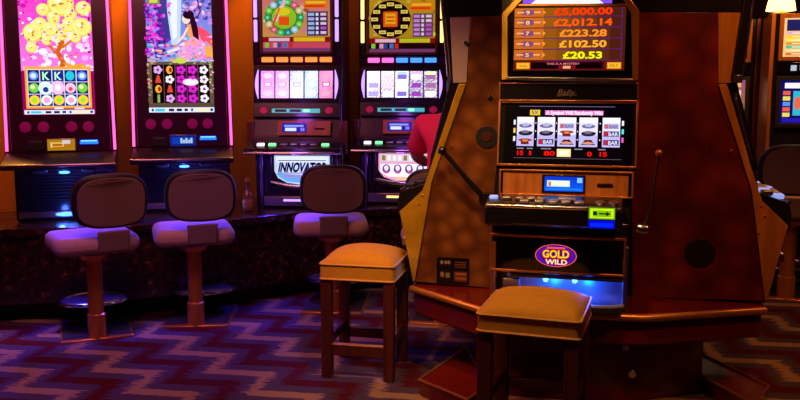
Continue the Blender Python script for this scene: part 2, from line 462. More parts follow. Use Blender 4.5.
# ------------------------------------------------------------------ tall video machines
def art_coin_tree():
    A = Art((0, -40, 65, 114))
    A.grad(0, -40, 65, 75, (.92, .04, .66), (.98, .45, .88), 14)
    for _ in range(90):
        A.ell(random.uniform(2, 63), random.uniform(-38, 20), random.uniform(1, 3), random.uniform(1, 3), jit(rc((.9, .1, .8), (.98, .3, .8), (.8, .05, .55)), .1), 1, 9)
    for _ in range(110):
        A.ell(min(60, max(5, random.gauss(34, 13))), min(70, max(2, random.gauss(42, 15))), random.uniform(1.5, 4.5), random.uniform(1.5, 4), jit(rc((1, .82, .95), (1, .96, .98), (.98, .6, .92), (1, .9, .75)), .06), 1, 10)
    A.path([(34, 74), (38, 64), (33, 54), (38, 44), (36, 34)], [5, 4.5, 4, 3], (.8, .32, .06), 2)
    A.path([(33, 56), (22, 44), (16, 36)], 2.4, (.85, .4, .08), 2); A.path([(37, 50), (50, 40), (54, 30)], 2.4, (.85, .4, .08), 2)
    A.path([(38, 64), (46, 68), (56, 66)], 2.6, (.95, .6, .12), 2); A.path([(34, 70), (22, 70), (12, 74)], 2.8, (.95, .6, .12), 2)
    for x, y, r in ((12, 36, 9), (38, 8, 12), (22, 14, 6), (56, 30, 9), (44, 28, 7), (28, 32, 7), (58, 12, 7), (10, 50, 5), (33, -12, 9), (54, -8, 8), (14, -2, 6), (46, 18, 6), (31, 21, 6), (19, 27, 6), (50, 40, 5), (38, 38, 5), (24, 43, 4.5)):
        A.ell(x, y, r, r, (1, .80, .28), 3, 20); A.ell(x - .4, y - .4, r * .86, r * .86, (1, .93, .50), 4, 18); A.ell(x, y, r * .6, r * .6, (1, .88, .42), 5, 14); A.ell(x - r * .2, y - r * .25, r * .3, r * .22, (1, .98, .8), 6, 10); A.ell(x, y, r * .12, r * .12, (.72, .45, .15), 7, 8)
    for _ in range(70):
        A.ell(random.uniform(8, 60), random.uniform(0, 62), random.uniform(.7, 1.7), random.uniform(.6, 1.3), jit(rc((1, .3, .2), (.9, .5, .05), (1, 1, .85), (.75, .35, .05), (.9, .2, .6))), 6, 8)
    for _ in range(40):
        A.ell(rc(random.uniform(0, 4), random.uniform(61, 65)), random.uniform(-40, 74), 1.2, 1.2, rc((1, .9, 1), (.55, .05, .4)), 5, 6)
    A.rect(0, 72, 65, 114, (.55, .02, .30), 7)
    A.rect(3, 68, 62, 108, (.95, .62, .12), 8); A.rect(5, 70.5, 60, 106, (.95, .85, 1), 9)
    for i in range(5):
        for j in range(3):
            x, y = 5.6 + i * 10.9, 71.2 + j * 11.7
            A.rect(x, y, x + 10.1, y + 11.1, jit((.03, .12, .42), .3), 10)
            cx, cy = x + 5, y + 5.5
            k = (i * 3 + j * 5) % 6
            if i in (1, 2) and j == 0: A.text('K', x + 2, x + 8.4, y + 9.4, 7.8, (.75, 1, .8), 12, .02)
            elif k == 0: A.ell(cx, cy, 4.2, 4.2, (.35, .55, 1), 11); A.ell(cx, cy, 2.5, 2.5, (.8, .9, 1), 12)
            elif k == 1: A.ell(cx, cy, 5, 5, (.9, .95, 1), 11); A.ell(cx, cy, 3, 3, (1, .6, .8), 12)
            elif k == 2: A.ell(cx, cy, 4.8, 4.8, (1, .75, .9), 11); A.ell(cx, cy + 1, 2, 2, (1, .2, .3), 12)
            elif k == 3: A.ell(cx, cy, 4, 4.6, (.1, .75, .85), 11)
            elif k == 4: A.ell(cx, cy, 4.8, 4.8, (1, .8, .15), 11); A.ell(cx, cy, 2.5, 2.5, (.6, .85, .2), 12)
            else: A.ell(cx, cy, 4.6, 4.6, (.4, .8, .2), 11); A.ell(cx - 1, cy - 1, 2, 2, (.95, 1, .7), 12)
    A.ell(21, 88.5, 6.5, 6.5, (.85, .95, 1), 13, 18); A.ell(21, 90, 2.6, 2.6, (.1, .2, .5), 14)
    A.ell(32, 88, 6, 6.5, (1, .72, .9), 13, 18); A.ell(32, 88, 2.6, 3.4, (1, .95, 1), 14)
    A.rect(28, 107.2, 36, 108.8, (1, .9, 1), 12); A.rect(46, 107.4, 55, 109, (1, .8, .9), 12)
    bottom_bar(A, 1, 64, 109.6, 113.6)
    return A

def bottom_bar(A, x0, x1, y0, y1):
    A.rect(x0, y0, x1, y1, (.85, .88, 1), 13)
    w = (x1 - x0)
    for f0, f1, c in ((.04, .07, (.1, .1, .3)), (.09, .24, (.15, .75, .95)), (.30, .38, (.08, .02, .2)), (.42, .50, (.08, .02, .2)), (.54, .59, (.08, .02, .2)), (.64, .67, (.1, .1, .4)), (.72, .93, (.95, .9, .6)), (.94, .98, (.1, .1, .3))):
        A.rect(x0 + w * f0, y0 + (y1 - y0) * .25, x0 + w * f1, y0 + (y1 - y0) * .78, c, 14)

def art_lady():
    A = Art((0, -40, 65, 114))
    A.grad(0, -40, 65, 64, (.34, .36, .80), (.48, .55, .88), 10)
    A.poly([(22, -40), (38, -40), (33, 40), (26, 50), (21, 30)], (.72, .80, .98), 1)
    A.poly([(25, -40), (33, -40), (30, 36), (26, 40), (24, 20)], (.88, .93, 1), 1.5)
    for _ in range(150):
        x = min(abs(random.gauss(4, 9)), 24); y = random.uniform(2, 60)
        A.ell(x, y, random.uniform(.8, 3), random.uniform(.8, 2.4), jit(rc((.85, .12, .75), (.5, .08, .7), (.92, .4, .92), (.22, .06, .45), (.3, .1, .55))), 3.5, 8)
    for _ in range(140):
        x = random.uniform(36, 65); y = random.uniform(-38, 26)
        A.ell(x, y, random.uniform(.8, 3), random.uniform(.8, 2.6), jit(rc((.5, .4, .85), (.75, .45, .85), (.92, .75, .98), (.3, .22, .62), (.22, .18, .5))), 2, 9)
    A.poly([(11, -40), (19, -40), (21, 10), (24, 40), (9, 50), (12, 10)], (.20, .17, .5), 3)
    for _ in range(90):
        A.ell(random.uniform(2, 62), random.uniform(44, 62), random.uniform(1, 3.4), random.uniform(.6, 1.5), jit(rc((.15, .6, .65), (.6, .7, .95), (.45, .25, .7), (.9, .55, .3), (.85, .8, .95))), 3.6, 9)
    A.path([(50, 18), (54, 10), (50, -6), (58, -22)], 1.4, (.3, .12, .3), 3)
    for _ in range(60):
        A.ell(random.uniform(30, 64), random.uniform(36, 61), random.uniform(.8, 2.6), random.uniform(.6, 1.6), jit(rc((.95, .45, .75), (.9, .7, .95), (.98, .4, .4), (.95, .6, .25), (.2, .7, .75), (.75, .5, .9))), 7.5, 8)
    # a seated woman in a flowing pink dress, long dark hair
    A.poly([(46, 24), (54, 30), (64, 40), (65, 58), (52, 60), (38, 60), (28, 56), (36, 44), (42, 38)], (.98, .55, .78), 4)
    A.poly([(48, 24), (60, 30), (65, 36), (65, 48), (54, 40)], (.95, .25, .35), 5)
    A.poly([(58, 40), (65, 46), (65, 60), (58, 56)], (.98, .62, .2), 5)
    A.poly([(40, 24), (48, 24), (48, 36), (41, 38)], (.98, .55, .32), 6)
    A.path([(41, 27), (37, 35), (31, 42)], 2.2, (1, .80, .70), 7); A.path([(37, 43), (30, 49), (21, 52)], 3, (.95, .82, .95), 6)
    A.ell(39.5, 18.5, 4, 5, (1, .83, .74), 8); A.ell(42, 14, 5.6, 4.6, (.10, .03, .10), 9)
    A.poly([(43, 13), (48, 16), (51, 28), (52, 40), (46, 36), (44, 24)], (.14, .03, .10), 9)
    A.ell(36.5, 11, 1.5, 1.5, (.3, .35, .85), 10, 8); A.ell(41, 9.8, 1.2, 1.2, (.95, .4, .6), 10, 8)
    A.rect(2, -2, 14, 4, (.42, .48, .18), 6); A.rect(4, -1, 12, 2.6, (.75, .78, .3), 7)
    A.rect(0, 62, 65, 106, (.34, .26, .20), 7)
    for _ in range(70):
        x, y = rc((random.uniform(0, 3.5), random.uniform(62, 104)), (random.uniform(61.5, 65), random.uniform(62, 104)), (random.uniform(0, 65), random.uniform(62, 65)))
        A.ell(x, y, 1.3, 1, jit(rc((.6, .5, .35), (.3, .3, .25), (.75, .6, .5)), .3), 8, 7)
    A.ell(33, 61, 6, 3, (.75, .8, .25), 9)
    A.rect(4, 65, 61, 104.5, (.05, .005, .035), 9)
    for i in range(5):
        for j in range(4):
            x, y = 4.6 + i * 11.4, 65.6 + j * 9.8; cx, cy = x + 5.3, y + 4.8
            if i: A.rect(x - .7, 65, x - .2, 104.5, (.4, .3, .28), 10)
            if i in (2, 3):
                A.rect(x, y, x + 10.4, y + 9.3, (.22, .02, .20), 10)
                for t in range(5): A.ell(cx + 3 * math.cos(t * 1.256), cy + 2.8 * math.sin(t * 1.256), 2, 1.9, (.80, .12, .75), 11, 8)
                A.ell(cx, cy, 1.2, 1.2, (.25, 0, .25), 12, 8)
            elif i == 4 or (i, j) in ((0, 0), (1, 1), (1, 3)):
                c = (.95, .93, .95) if i == 4 or (i, j) == (1, 1) else (.85, .6, .9)
                for t in range(5): A.ell(cx + 2.6 * math.cos(t * 1.256), cy + 2.6 * math.sin(t * 1.256), 2, 1.9, c, 11, 8)
                A.ell(cx, cy, 1.5, 1.5, (.4, .25, .45), 12, 8)
            elif (i, j) in ((1, 0), (0, 2)): A.ell(cx, cy, 3.2, 4.2, (.95, .62, .15), 11); A.ell(cx + 1, cy, 1.5, 2.4, (.5, .12, .05), 12)
            elif (i, j) == (0, 3): A.rect(cx - 1.2, cy - 4, cx + 1.2, cy + 4, (.5, .65, .3), 11)
            else: A.poly([(cx - 3, cy + 3.5), (cx + 3, cy + 3.5), (cx + 1.2, cy - 4), (cx - 1.2, cy - 4)], (.85, .22, .15), 11)
    A.ell(42, 83, 8, 3.6, (1, .85, 1), 12); A.ell(42, 83, 4, 1.8, (1, 1, 1), 13)
    A.rect(0, 105, 65, 109, (.30, .22, .18), 8)
    bottom_bar(A, 0, 65, 109, 114)
    return A

def video_machine(loc, yaw, label, art, bill_art, group):
    fr = Frame(loc, yaw)
    m = empty('slot_machine', label, 'slot machine', loc, yaw, group)
    W = .327
    # cabinet: profile extruded across
    side = Plane(fr, (-W + .02, 0, 0), (0, -1, 0), (0, 0, 1))       # a = outward, b = up
    bm = bmesh.new()
    prof = [(-.42, 0), (0, 0), (0, .33), (.02, .37), (.10, .43), (.045, 1.72), (-.05, 1.84), (-.42, 1.84)]
    add_prism(bm, prof, side.pt, 0, -(2 * W - .04))
    link('cabinet', bm, BLACK, m, bevel=.01)
    P = Plane(fr, (0, -.10, .43), (1, 0, 0), (0, math.sin(R(2.5)), math.cos(R(2.5))))
    # bezel, screen, neon
    pbox('bezel', P, (-W + .03, .02, W - .03, 1.29), 0, .012, PLUMB, m, .006)
    art.build('screen', P, (-.212, .255, .212, 1.25), .0135, GLOW, m)
    for s in (-1, 1):
        bm = bmesh.new()
        add_tube(bm, [P.pt(s * (W - .008 - .012 * (t)), .03 + t * 1.26, .015) for t in [k / 8 for k in range(9)]], .0085, 10)
        link('neon_tube', bm, NEON_PINK, m)
        bm = bmesh.new()
        add_prism(bm, [(s * (W + .006), .0), (s * (W - .025), .0), (s * (W - .04), 1.3), (s * (W - .012), 1.3)], P.pt, -.03, .006)
        link('side_rail', bm, PLUM, m, bevel=.004)
    for x in (-.205, -.100, .065, .165):
        b = disc('round_button', P, x, .178, .034, .012, .02, DIM_MAGENTA, m, n=24)
        disc('button_cap', P, x, .178, .024, .02, .026, DIM_MAGENTA, b, n=20)
    # ticket and card hardware
    t = pbox('card_reader', P, (-.205, .032, -.10, .098), .012, .02, SATIN, m)
    pbox('card_slot', P, (-.19, .08, -.115, .087), .02, .022, STEEL, t, .0005)
    bx = Art((0, 0, 30, 12)); bill_art(bx)
    fr_ = pbox('bill_acceptor', P, (-.088, .024, .087, .106), .012, .02, STEEL, m)
    bx.build('lit_window', P, (-.082, .03, .081, .10), .021, GLOW_LOW, fr_)
    tk = Art((0, 0, 20, 8)); tk.rect(0, 0, 20, 8, (.02, .10, .75)); tk.rect(1, 1, 19, 3, (.35, .65, 1), 2); tk.rect(0, 4, 20, 7, (.1, .35, 1), 2)
    pt_ = pbox('ticket_printer', P, (.105, .06, .225, .1), .012, .016, SATIN, m)
    tk.build('lit_mouth', P, (.11, .065, .22, .095), .017, GLOW_HOT, pt_)
    pbox('chrome_strip', P, (-.19, .002, .21, .018), .012, .02, COPPER, m, .004)
    # button deck
    D = Plane(fr, (0, -.10, .40), (1, 0, 0), (0, 0, 1))
    bm = bmesh.new()
    add_prism(bm, [(0, .02), (.0, .085), (.05, .075), (.21, .035), (.235, .012), (.22, -.012), (.14, -.02)], Plane(fr, (-W - .004, -.09, .37), (0, -1, 0), (0, 0, 1)).pt, 0, -(2 * W + .008))
    link('button_deck', bm, DARKPLUM, m, bevel=.008)
    bm = bmesh.new(); add_tube(bm, [(x * (W + .004), -.318 + .012 * x * x, .385) for x in [k / 6 - 1 for k in range(13)]], .011, 10)
    link('deck_trim', bm, DARKCHROME, m)
    # belly
    B = front(fr, .0, .0)
    for k in range(9):
        pbox('louvre', B, (-.26, .13 + k * .021, .26, .138 + k * .021), 0, .006, SATIN, m, .002)
    for s in (-1, 1): disc('oval_vent', Plane(fr, (0, -.02, .37), (1, 0, 0), (0, -.6, .8)), s * .145, -.03, .045, 0, .05, STEEL, m, ry=.012)
    disc('under_light', Plane(fr, (0, -.02, .37), (1, 0, 0), (0, -.6, .8)), .0, -.03, .034, .05, .056, LED_BLUE, m, ry=.011)
    pbox('kick_strip', B, (-.29, .018, .29, .06), 0, .02, STEEL, m, .006)
    disc('kick_lamp', B, -.0, .04, .07, .02, .026, LED_BLUE, m, ry=.012)
    return m

def bill_gold(A):
    A.rect(0, 0, 30, 12, (.75, .48, .08)); A.rect(3, 3, 18, 8, (1, .8, .3), 2); A.rect(16, 1, 25, 5, (.95, .9, .95), 3); A.rect(5, 5, 16, 7, (.8, .3, .05), 3)
    A.text('1', 4, 5.4, 9, 5, (1, .95, .6), 4)
def bill_blue(A):
    A.rect(0, 0, 30, 12, (.03, .12, .55)); A.rect(2, 2, 28, 10, (.06, .22, .75), 2)
    for i in range(5): A.rect(12 + i * 3, 3 + (i % 2) * 2, 14.5 + i * 3, 9, (.75, .9, 1), 3)

V1 = Vector((-2.162, 5.46, CT)); V2 = Vector((-1.486, 5.84, CT))
video_machine(V1, R(15), 'tall video slot machine showing golden coins and a tree on its pink screen', art_coin_tree(), bill_gold, 'tall video slot machines')
video_machine(V2, R(12), 'tall video slot machine showing a long-haired woman on its lilac screen', art_lady(), bill_blue, 'tall video slot machines')

# ------------------------------------------------------------------ reel machines with bonus wheel displays
def art_wheel(kind):
    A = Art((0, -20, 65, 57)); 
    if kind == 'green':
        A.grad(0, -20, 65, 57, (.85, .35, .5), (.85, .62, .2), 8)
        for _ in range(60): A.ell(random.uniform(0, 65), random.uniform(-20, 44), 2.6, 2, jit(rc((.95, .7, .2), (.9, .4, .6), (.7, .3, .25), (.9, .85, .6))), 1, 8)
        cx, cy, r = 21, 22, 19
        A.ell(cx, cy, r, r, (.28, .45, .12), 2, 28); A.ell(cx, cy, r * .62, r * .62, (.55, .8, .12), 3, 24)
        for k in range(14):
            a = k * 2 * math.pi / 14
            c = [(.05, .62, .35), (.35, .8, .2), (.55, .85, .95), (.05, .5, .5), (.2, .75, .3), (.9, .3, .4), (.85, .75, .5)][k % 7]
            A.ell(cx + (r - 3) * math.cos(a), cy + (r - 3) * math.sin(a), 3.5, 3.5, c, 4); A.ell(cx + (r - 3) * math.cos(a), cy + (r - 3) * math.sin(a), 1.6, 1.6, [min(1, x + .35) for x in c], 5, 8)
        A.rect(cx - 5, cy - 1, cx + 5, cy + 8, (1, .28, .05), 5); A.ell(cx - 1, cy - 6, 7, 4, (.95, .85, .1), 5)
        A.line((12, 26), (22, 4), 4, (1, .8, .85), 4); A.line((10, 30), (17, 12), 2, (.95, .2, .2), 5)
        tx, tb, bot = (.92, .95, 1), (.20, .10, .32), (.95, .75, .1)
    else:
        A.grad(0, -20, 65, 57, (.75, .55, .08), (.7, .5, .1), 8)
        for _ in range(50): A.ell(random.uniform(0, 65), random.uniform(-20, 44), 2.4, 2, jit(rc((.9, .75, .2), (.6, .4, .1), (.85, .65, .3))), 1, 8)
        cx, cy, r = 21, 22, 20
        A.ell(cx, cy, r, r, (.06, .015, .02), 2, 28); A.ell(cx, cy, r * .5, r * .5, (.30, .02, .03), 3, 24)
        for k in range(12):
            a = k * 2 * math.pi / 12; x, y = cx + (r - 4.2) * math.cos(a), cy + (r - 4.2) * math.sin(a)
            A.rect(x - 3.4, y - 1.8, x + 3.4, y + 1.8, (.98, .85, .35), 4); A.rect(x - 2, y - .5, x + 2, y + .6, (.6, .4, .05), 5)
        A.rect(cx - 7, cy - 8, cx + 7, cy + 8, (.95, .35, .03), 5); A.rect(cx - 5, cy - 6, cx + 5, cy + 5, (1, .65, .1), 6)
        A.rect(cx - 4, cy - 3, cx + 4, cy - 1.6, (.8, .2, .05), 7); A.rect(cx - 4, cy + 1, cx + 4, cy + 2.4, (.8, .2, .05), 7)
        tx, tb, bot = (.95, .85, .95), (.35, .22, .30), (.75, .8, .12)
    A.rect(40, 4, 63, 13, (.95, .45, .05), 3); A.rect(42, 5.5, 61, 8, (1, .75, .15), 4); A.rect(41, 9.4, 60, 11.6, (.9, .2, .05), 4)
    A.rect(43, 16, 63, 41, tb, 3)
    for j in range(5):
        y = 17.5 + j * 4.7
        A.rect(44, y, 50, y + 3, (.6, .75, .95) if kind == 'green' else rc((.8, .5, .9), (.3, .6, .4)), 4)
        A.rect(51.5, y, 54, y + 3, tx, 4); A.rect(56, y, 61.5, y + 2.8, rc((.75, .3, .8), (.95, .8, .9)), 4)
    A.rect(0, 42, 65, 47.5, (.55, .05, .04), 5); A.rect(6, 43, 26, 46.5, (.95, .75, .85), 6); A.rect(30, 42.6, 60, 46.8, bot, 6)
    A.rect(0, 47.5, 65, 53.5, (.85, .25, .35) if kind == 'green' else (.10, .03, .02), 5)
    for x, c in ((2, (.5, .8, .2)), (10, (.9, .6, .7)), (14, (.15, .25, .6)), (20, (.2, .45, .8)), (25, (.85, .15, .15))): A.rect(x, 48, x + 4, 53, c, 6)
    A.rect(0, 53.5, 65, 57, (.45, .2, .4), 5)
    return A

def art_reels(kind):
    A = Art((0, 0, 75, 28)); A.rect(0, 0, 75, 28, (.10, .02, .20))
    for i in range(5):
        x = .5 + i * 15.1
        if kind == 'green': base = [(.95, .55, 1), (.95, .62, 1), (.80, .80, 1), (.74, .82, 1), (.98, .50, .72)][i]
        else: base = [(1, .92, 1), (1, .9, 1), (.95, .95, 1), (.92, .9, 1), (1, .92, .98)][i]
        A.rect(x, 0, x + 13.8, 28, base, 1)
        for j, y in enumerate((1.5, 10.5, 19.5)):
            c = [(.85, .35, .75), (.95, .4, .7), (.5, .5, .62), (.62, .95, .75), (.98, .2, .3)][i]
            if kind == 'green':
                if j == 1: A.rect(x + 3, y + 1, x + 11, y + 5.5, c, 2); A.rect(x + 4.5, y + 2, x + 9.5, y + 4.4, (1, .95, 1), 3)
                else: A.ell(x + 7, y + 3.5, 4.5, 3, [min(1, v + .25) for v in c], 2)
            else:
                cc = [(.50, .45, .80), (.72, .62, .80), (.35, .28, .62), (.42, .15, .50), (.45, .25, .45)][i]
                A.rect(x + 2, y + 2, x + 12, y + 7, cc if (i + j) % 3 else (.98, .95, 1), 2)
                if j == 0: A.rect(x + 2, y - .8, x + 12, y + 2.2, [(1, .9, 1), (1, .85, .95), (.5, .6, 1), (.95, .5, .8), (.8, .95, .5)][i], 3)
    return A

def art_innovator():
    A = Art((0, 0, 62, 30))
    A.poly([(0, 0), (62, 0), (62, 16), (58, 23), (48, 28), (31, 30), (14, 28), (4, 23), (0, 16)], (.72, .78, 1), 0)
    A.rect(2, 1, 60, 7, (.85, .9, 1), 1); A.poly([(2, 18), (30, 20), (30, 28), (15, 27), (5, 22)], (.35, .6, .95), 1)
    A.text('INNOVATOR', 4, 60, 16.5, 9.5, (.02, .02, .16), 3, .05, .22)
    A.rect(4, 4.6, 58, 5.4, (.15, .1, .3), 3); A.rect(4, 17.6, 58, 18.2, (.2, .15, .35), 3)
    A.text('KING OF SLOTS', 12, 50, 22.3, 2.8, (.85, .15, .3), 3, .01)
    return A

def art_fever():
    A = Art((0, 0, 62, 30))
    A.poly([(0, 0), (62, 0), (62, 18), (56, 25), (44, 29), (18, 29), (6, 25), (0, 18)], (.95, .55, .75), 0)
    A.rect(2, 1, 60, 9, (.80, .75, .8), 1)
    for k in range(9): A.rect(4 + k * 6.2, 2, 8 + k * 6.2, 7.5, rc((.5, .4, .2), (.95, .9, .9), (.7, .4, .6)), 2)
    A.poly([(2, 11), (60, 11), (60, 20), (50, 25), (12, 25), (2, 20)], (.98, .95, 1), 2)
    for k in range(4):
        x = 9 + k * 13; A.ell(x, 16.5, 4.6, 5, (.35, .15, .55), 3); A.ell(x, 15.5, 2.6, 2.8, (.98, .9, 1), 4); A.rect(x - 2.5, 19, x + 2.5, 20.4, (.9, .3, .5), 4)
    A.rect(20, 26, 42, 28, (.95, .8, .4), 3)
    return A

def reel_machine(loc, yaw, label, wheel, reels, sign, lamps, side_mat, kick, group):
    fr = Frame(loc, yaw); m = empty('slot_machine', label, 'slot machine', loc, yaw, group); m.scale = (1.14, 1, 1)
    W = .272
    side = Plane(fr, (-W, 0, 0), (0, -1, 0), (0, 0, 1))
    bm = bmesh.new()
    add_prism(bm, [(-.40, 0), (0, 0), (.02, .37), (.10, .42), (.08, .53), (.05, .62), (.0, .99), (.02, 1.04), (.0, 1.62), (-.05, 1.68), (-.40, 1.68)], side.pt, 0, -2 * W)
    link('cabinet', bm, PLUM, m, bevel=.008)
    T = front(fr, .022, 1.05, 1)
    pbox('display_bezel', T, (-W + .01, .01, W - .01, .60), 0, .012, BLACK, m, .005)
    wheel.build('top_display', T, (-.205, .045, .205, .55), .0135, GLOW_LOW, m)
    frame_ring('display_frame', T, (-.222, .03, .222, .565), .014, .012, .024, REDWOOD, m)
    for s in (-1, 1):
        for k in range(2):
            pbox('side_lamp', T, (s * .247 - .011, .11 + k * .165, s * .247 + .011, .11 + k * .165 + .15), .012, .026, side_mat, m, .006)
    # lamp row
    for i, lm in enumerate(lamps):
        x = -.178 + i * .089
        pbox('button_lamp', front(fr, .034, 1.05), (x - .037, -.028, x + .037, .006), -.004, .006, lm, m, .006)
    # reels
    Q = Plane(fr, (0, -.05, .74), (1, 0, 0), (0, math.sin(R(6)), math.cos(R(6))))
    pbox('reel_bezel', Q, (-W + .008, -.02, W - .008, .255), -.01, .012, BLACK, m, .004)
    reels.build('reel_window', Q, (-.222, .035, .222, .222), .0135, GLOW_REEL, m)
    for s in (-1, 1):
        bm = bmesh.new()
        add_prism(bm, [(s * (.236 + .018 * math.sin(math.pi * t)), .03 + .2 * t) for t in [k / 8 for k in range(9)]] + [(s * .234, .23), (s * .234, .03)], Q.pt, .012, .024)
        link('curved_lamp', bm, NEON_VIOLET, m)
    # credit strip and lenses
    G = Plane(fr, (0, -.075, .645), (1, 0, 0), (0, math.sin(R(12)), math.cos(R(12))))
    pbox('credit_panel', G, (-W + .008, .0, W - .008, .10), -.012, .012, BLACK, m, .004)
    st = pbox('credit_strip', G, (-.15, .028, .145, .058), .012, .016, TEALSTRIP, m, .002)
    for x0, x1, mm in ((-.13, -.06, SATIN), (-.04, .03, SATIN), (.045, .08, LED_GREEN)):
        pbox('readout', G, (x0, .034, x1, .052), .016, .018, mm, st, .001)
    for x in (-.20, .20): disc('round_lens', G, x, .045, .024, .012, .02, DIM_RED, m)
    # bill panel
    H = Plane(fr, (0, -.095, .505), (1, 0, 0), (0, math.sin(R(8)), math.cos(R(8))))
    bp = pbox('bill_panel', H, (-.115, .015, .21, .115), -.01, .016, ORWOOD, m, .004)
    a = Art((0, 0, 24, 10)); a.rect(0, 0, 24, 10, (.10, .10, .55)); a.rect(2, 2, 21, 4, (.5, .55, 1), 2); a.rect(3, 5, 14, 8.5, (.8, .85, 1), 2); a.rect(18, 5, 22, 8.5, (.45, .4, .9), 2)
    a.build('bill_screen', H, (-.085, .035, .065, .1), .0165, GLOW, bp)
    pbox('ticket_slot', H, (.115, .055, .175, .066), .016, .019, BLACK, bp, .001)
    # deck
    bm = bmesh.new()
    add_prism(bm, [(0, 0), (0, .075), (.04, .07), (.17, .04), (.19, .01), (.12, -.01)], Plane(fr, (-W - .02, -.085, .405), (0, -1, 0), (0, 0, 1)).pt, 0, -(2 * W + .04))
    link('button_deck', bm, BLACK, m, bevel=.008)
    bm = bmesh.new(); add_tube(bm, [(x * (W + .02), -.275 + .012 * x * x, .412) for x in [k / 6 - 1 for k in range(13)]], .01, 10)
    link('deck_trim', bm, CHROME, m)
    DK = Plane(fr, (0, -.19, .461), (1, 0, 0), (0, .955, .297))
    for x, mm in ((-.2, LED_WHITE), (-.13, LED_GREEN), (-.06, STEEL), (0, STEEL), (.06, STEEL), (.12, STEEL), (.19, LED_GREEN)):
        pbox('deck_button', DK, (x - .022, -.012, x + .022, .014), -.004, .010, mm, m, .003)
    # brackets either side of the deck
    for s in (-1, 1): pbox('side_bracket', front(fr, .09, .40), (s * (W + .012) - .02, -.01, s * (W + .012) + .02, .22), -.1, .0, REDWOOD, m, .008)
    # belly sign
    S = Plane(fr, (.022, -.03, .135))
    frame_ring('sign_frame', S, (-.215, -.0, .215, .275), .03, -.02, .02, BLACK, m, .008)
    o = sign.build('belly_sign', S, (-.172, .035, .172, .24), .004, GLOW, m)
    bm = bmesh.new()
    add_tube(bm, [S.pt(x * .19, .055 - .03 * (1 - x * x), .022) for x in [k / 8 - 1 for k in range(17)]], .012, 10)
    link('sign_trim', bm, CHROME, m)
    K = front(fr, .0, .0)
    pbox('kick_plate', K, (-.23, .015, .23, .085), 0, .025, STEEL, m, .006)
    pbox('kick_lamp', K, (-.1, .05, .1, .066), .025, .03, kick, m, .003)
    for s in (-1, 1): pbox('corner_post', front(fr, .02, 0), (s * .232 - .012, .0, s * .232 + .012, .40), -.03, .014, DARKCHROME, m, .006)
    return m

M3 = Vector((-.71, 5.97, CT)); M4 = Vector((.018, 6.15, CT))
reel_machine(M3, R(-4), 'reel slot machine with an INNOVATOR sign and a green wheel display', art_wheel('green'), art_reels('green'), art_innovator(),
             [LAMP_ORANGE] * 5, NEON_VIOLET, NEON_VIOLET, 'reel slot machines on the counter')
reel_machine(M4, R(-6), 'reel slot machine with a black and yellow wheel display and cream side lamps', art_wheel('yellow'), art_reels('white'), art_fever(),
             [LAMP_PINK, LAMP_PINK, LAMP_BLUE, LAMP_BLUE, LAMP_BLUE], NEON_CREAM, NEON_CREAM, 'reel slot machines on the counter')

# bottle standing on the counter
bp_ = at_z(248, 211, CT)
bt = empty('bottle', 'small dark amber bottle standing on the counter beside the INNOVATOR machine', 'bottle', bp_)
bm = bmesh.new(); add_lathe(bm, [(.03, 0), (.038, .006), (.038, .10), (.03, .125), (.014, .145), (.013, .20), (.016, .205)], n=20); link('glass_body', bm, AMBER, bt)
bm = bmesh.new(); add_lathe(bm, [(.0165, .2051), (.0165, .225), (.012, .23)], n=16); link('cap', bm, COPPER, bt)
bm = bmesh.new(); add_lathe(bm, [(.0385, .03), (.0385, .085)], n=20); link('bronze_band', bm, BRONZE, bt)  # added bronze band round the glass, no paper on this bottle

# ------------------------------------------------------------------ the island
YI = R(-13.4); IO = Vector((.092, 4.253, 0)); IF = Frame(IO, YI)
LZ = .45
pb = empty('machine_plinth', 'dark red lacquered plinth with copper edged ledge under the wooden slot machine island', 'plinth', IO, YI)
up = Plane(IF, (0, 0, 0), (1, 0, 0), (0, -1, 0))        # a = u, b = w outward; N points down
def uz(poly, z0, z1, name, mat, parent, bevel=.004):
    return ppoly(name, up, poly, -z0, -z1, mat, parent, bevel)
LEDGE = [(-.03, -.70), (-.03, .02), (.39, .36), (1.105, .313), (1.655, .045), (1.655, -.70)]
def inset(poly, k, c=(.81, -.2)):
    return [(c[0] + (a - c[0]) * k, c[1] + (b - c[1]) * k) for a, b in poly]
uz(LEDGE, LZ - .03, LZ + .012, 'ledge', LACQ, pb, .008)
uz(inset(LEDGE, .985), LZ - .14, LZ - .0301, 'skirt', LACQ, pb, .012)
bm = bmesh.new(); add_tube(bm, [(a, -b, LZ - .006) for a, b in LEDGE[1:5]], .0165, 12); link('edge_trim', bm, COPPER, pb)
uz([(.30, -.66), (.30, .02), (.50, .24), (1.03, .22), (1.40, -.02), (1.40, -.66)], 0, LZ - .1401, 'pedestal', LACQ, pb, .008)
def footrest(poly):
    f = uz(poly, 0, .075, 'footrest', LACQ, pb, .006)
    bm = bmesh.new(); add_tube(bm, [(a, -b, .08) for a, b in poly], .007, 8, closed=True); link('footrest_rim', bm, BRONZE, f)  # bronze colour stands for the highlight along the rim
footrest([(.08, .335), (.345, .54), (.44, .25), (.298, .02), (.222, -.22)])
footrest([(1.69, .04), (1.59, .30), (1.402, -.02), (1.402, -.34), (1.45, -.36)])
PF = front(IF, .245, 0)
hg = pxbox('hinge', front(IF, .232, .0), (623.5, 321, 628.5, 350), 0, .012, CHROME, pb, .002)
lk = disc('lock', front(IF, .232, .0), *front(IF, .232, .0).at(632, 373), .018, 0, .02, CHROME, pb)

# --- side machines: end panels in the photo's view
WP = -.0
PN = front(IF, -.02, 0)
a_r = PN.at(763, 300)[0]; a_l = PN.at(416.5, 280)[0]
UC = (a_r + a_l) / 2
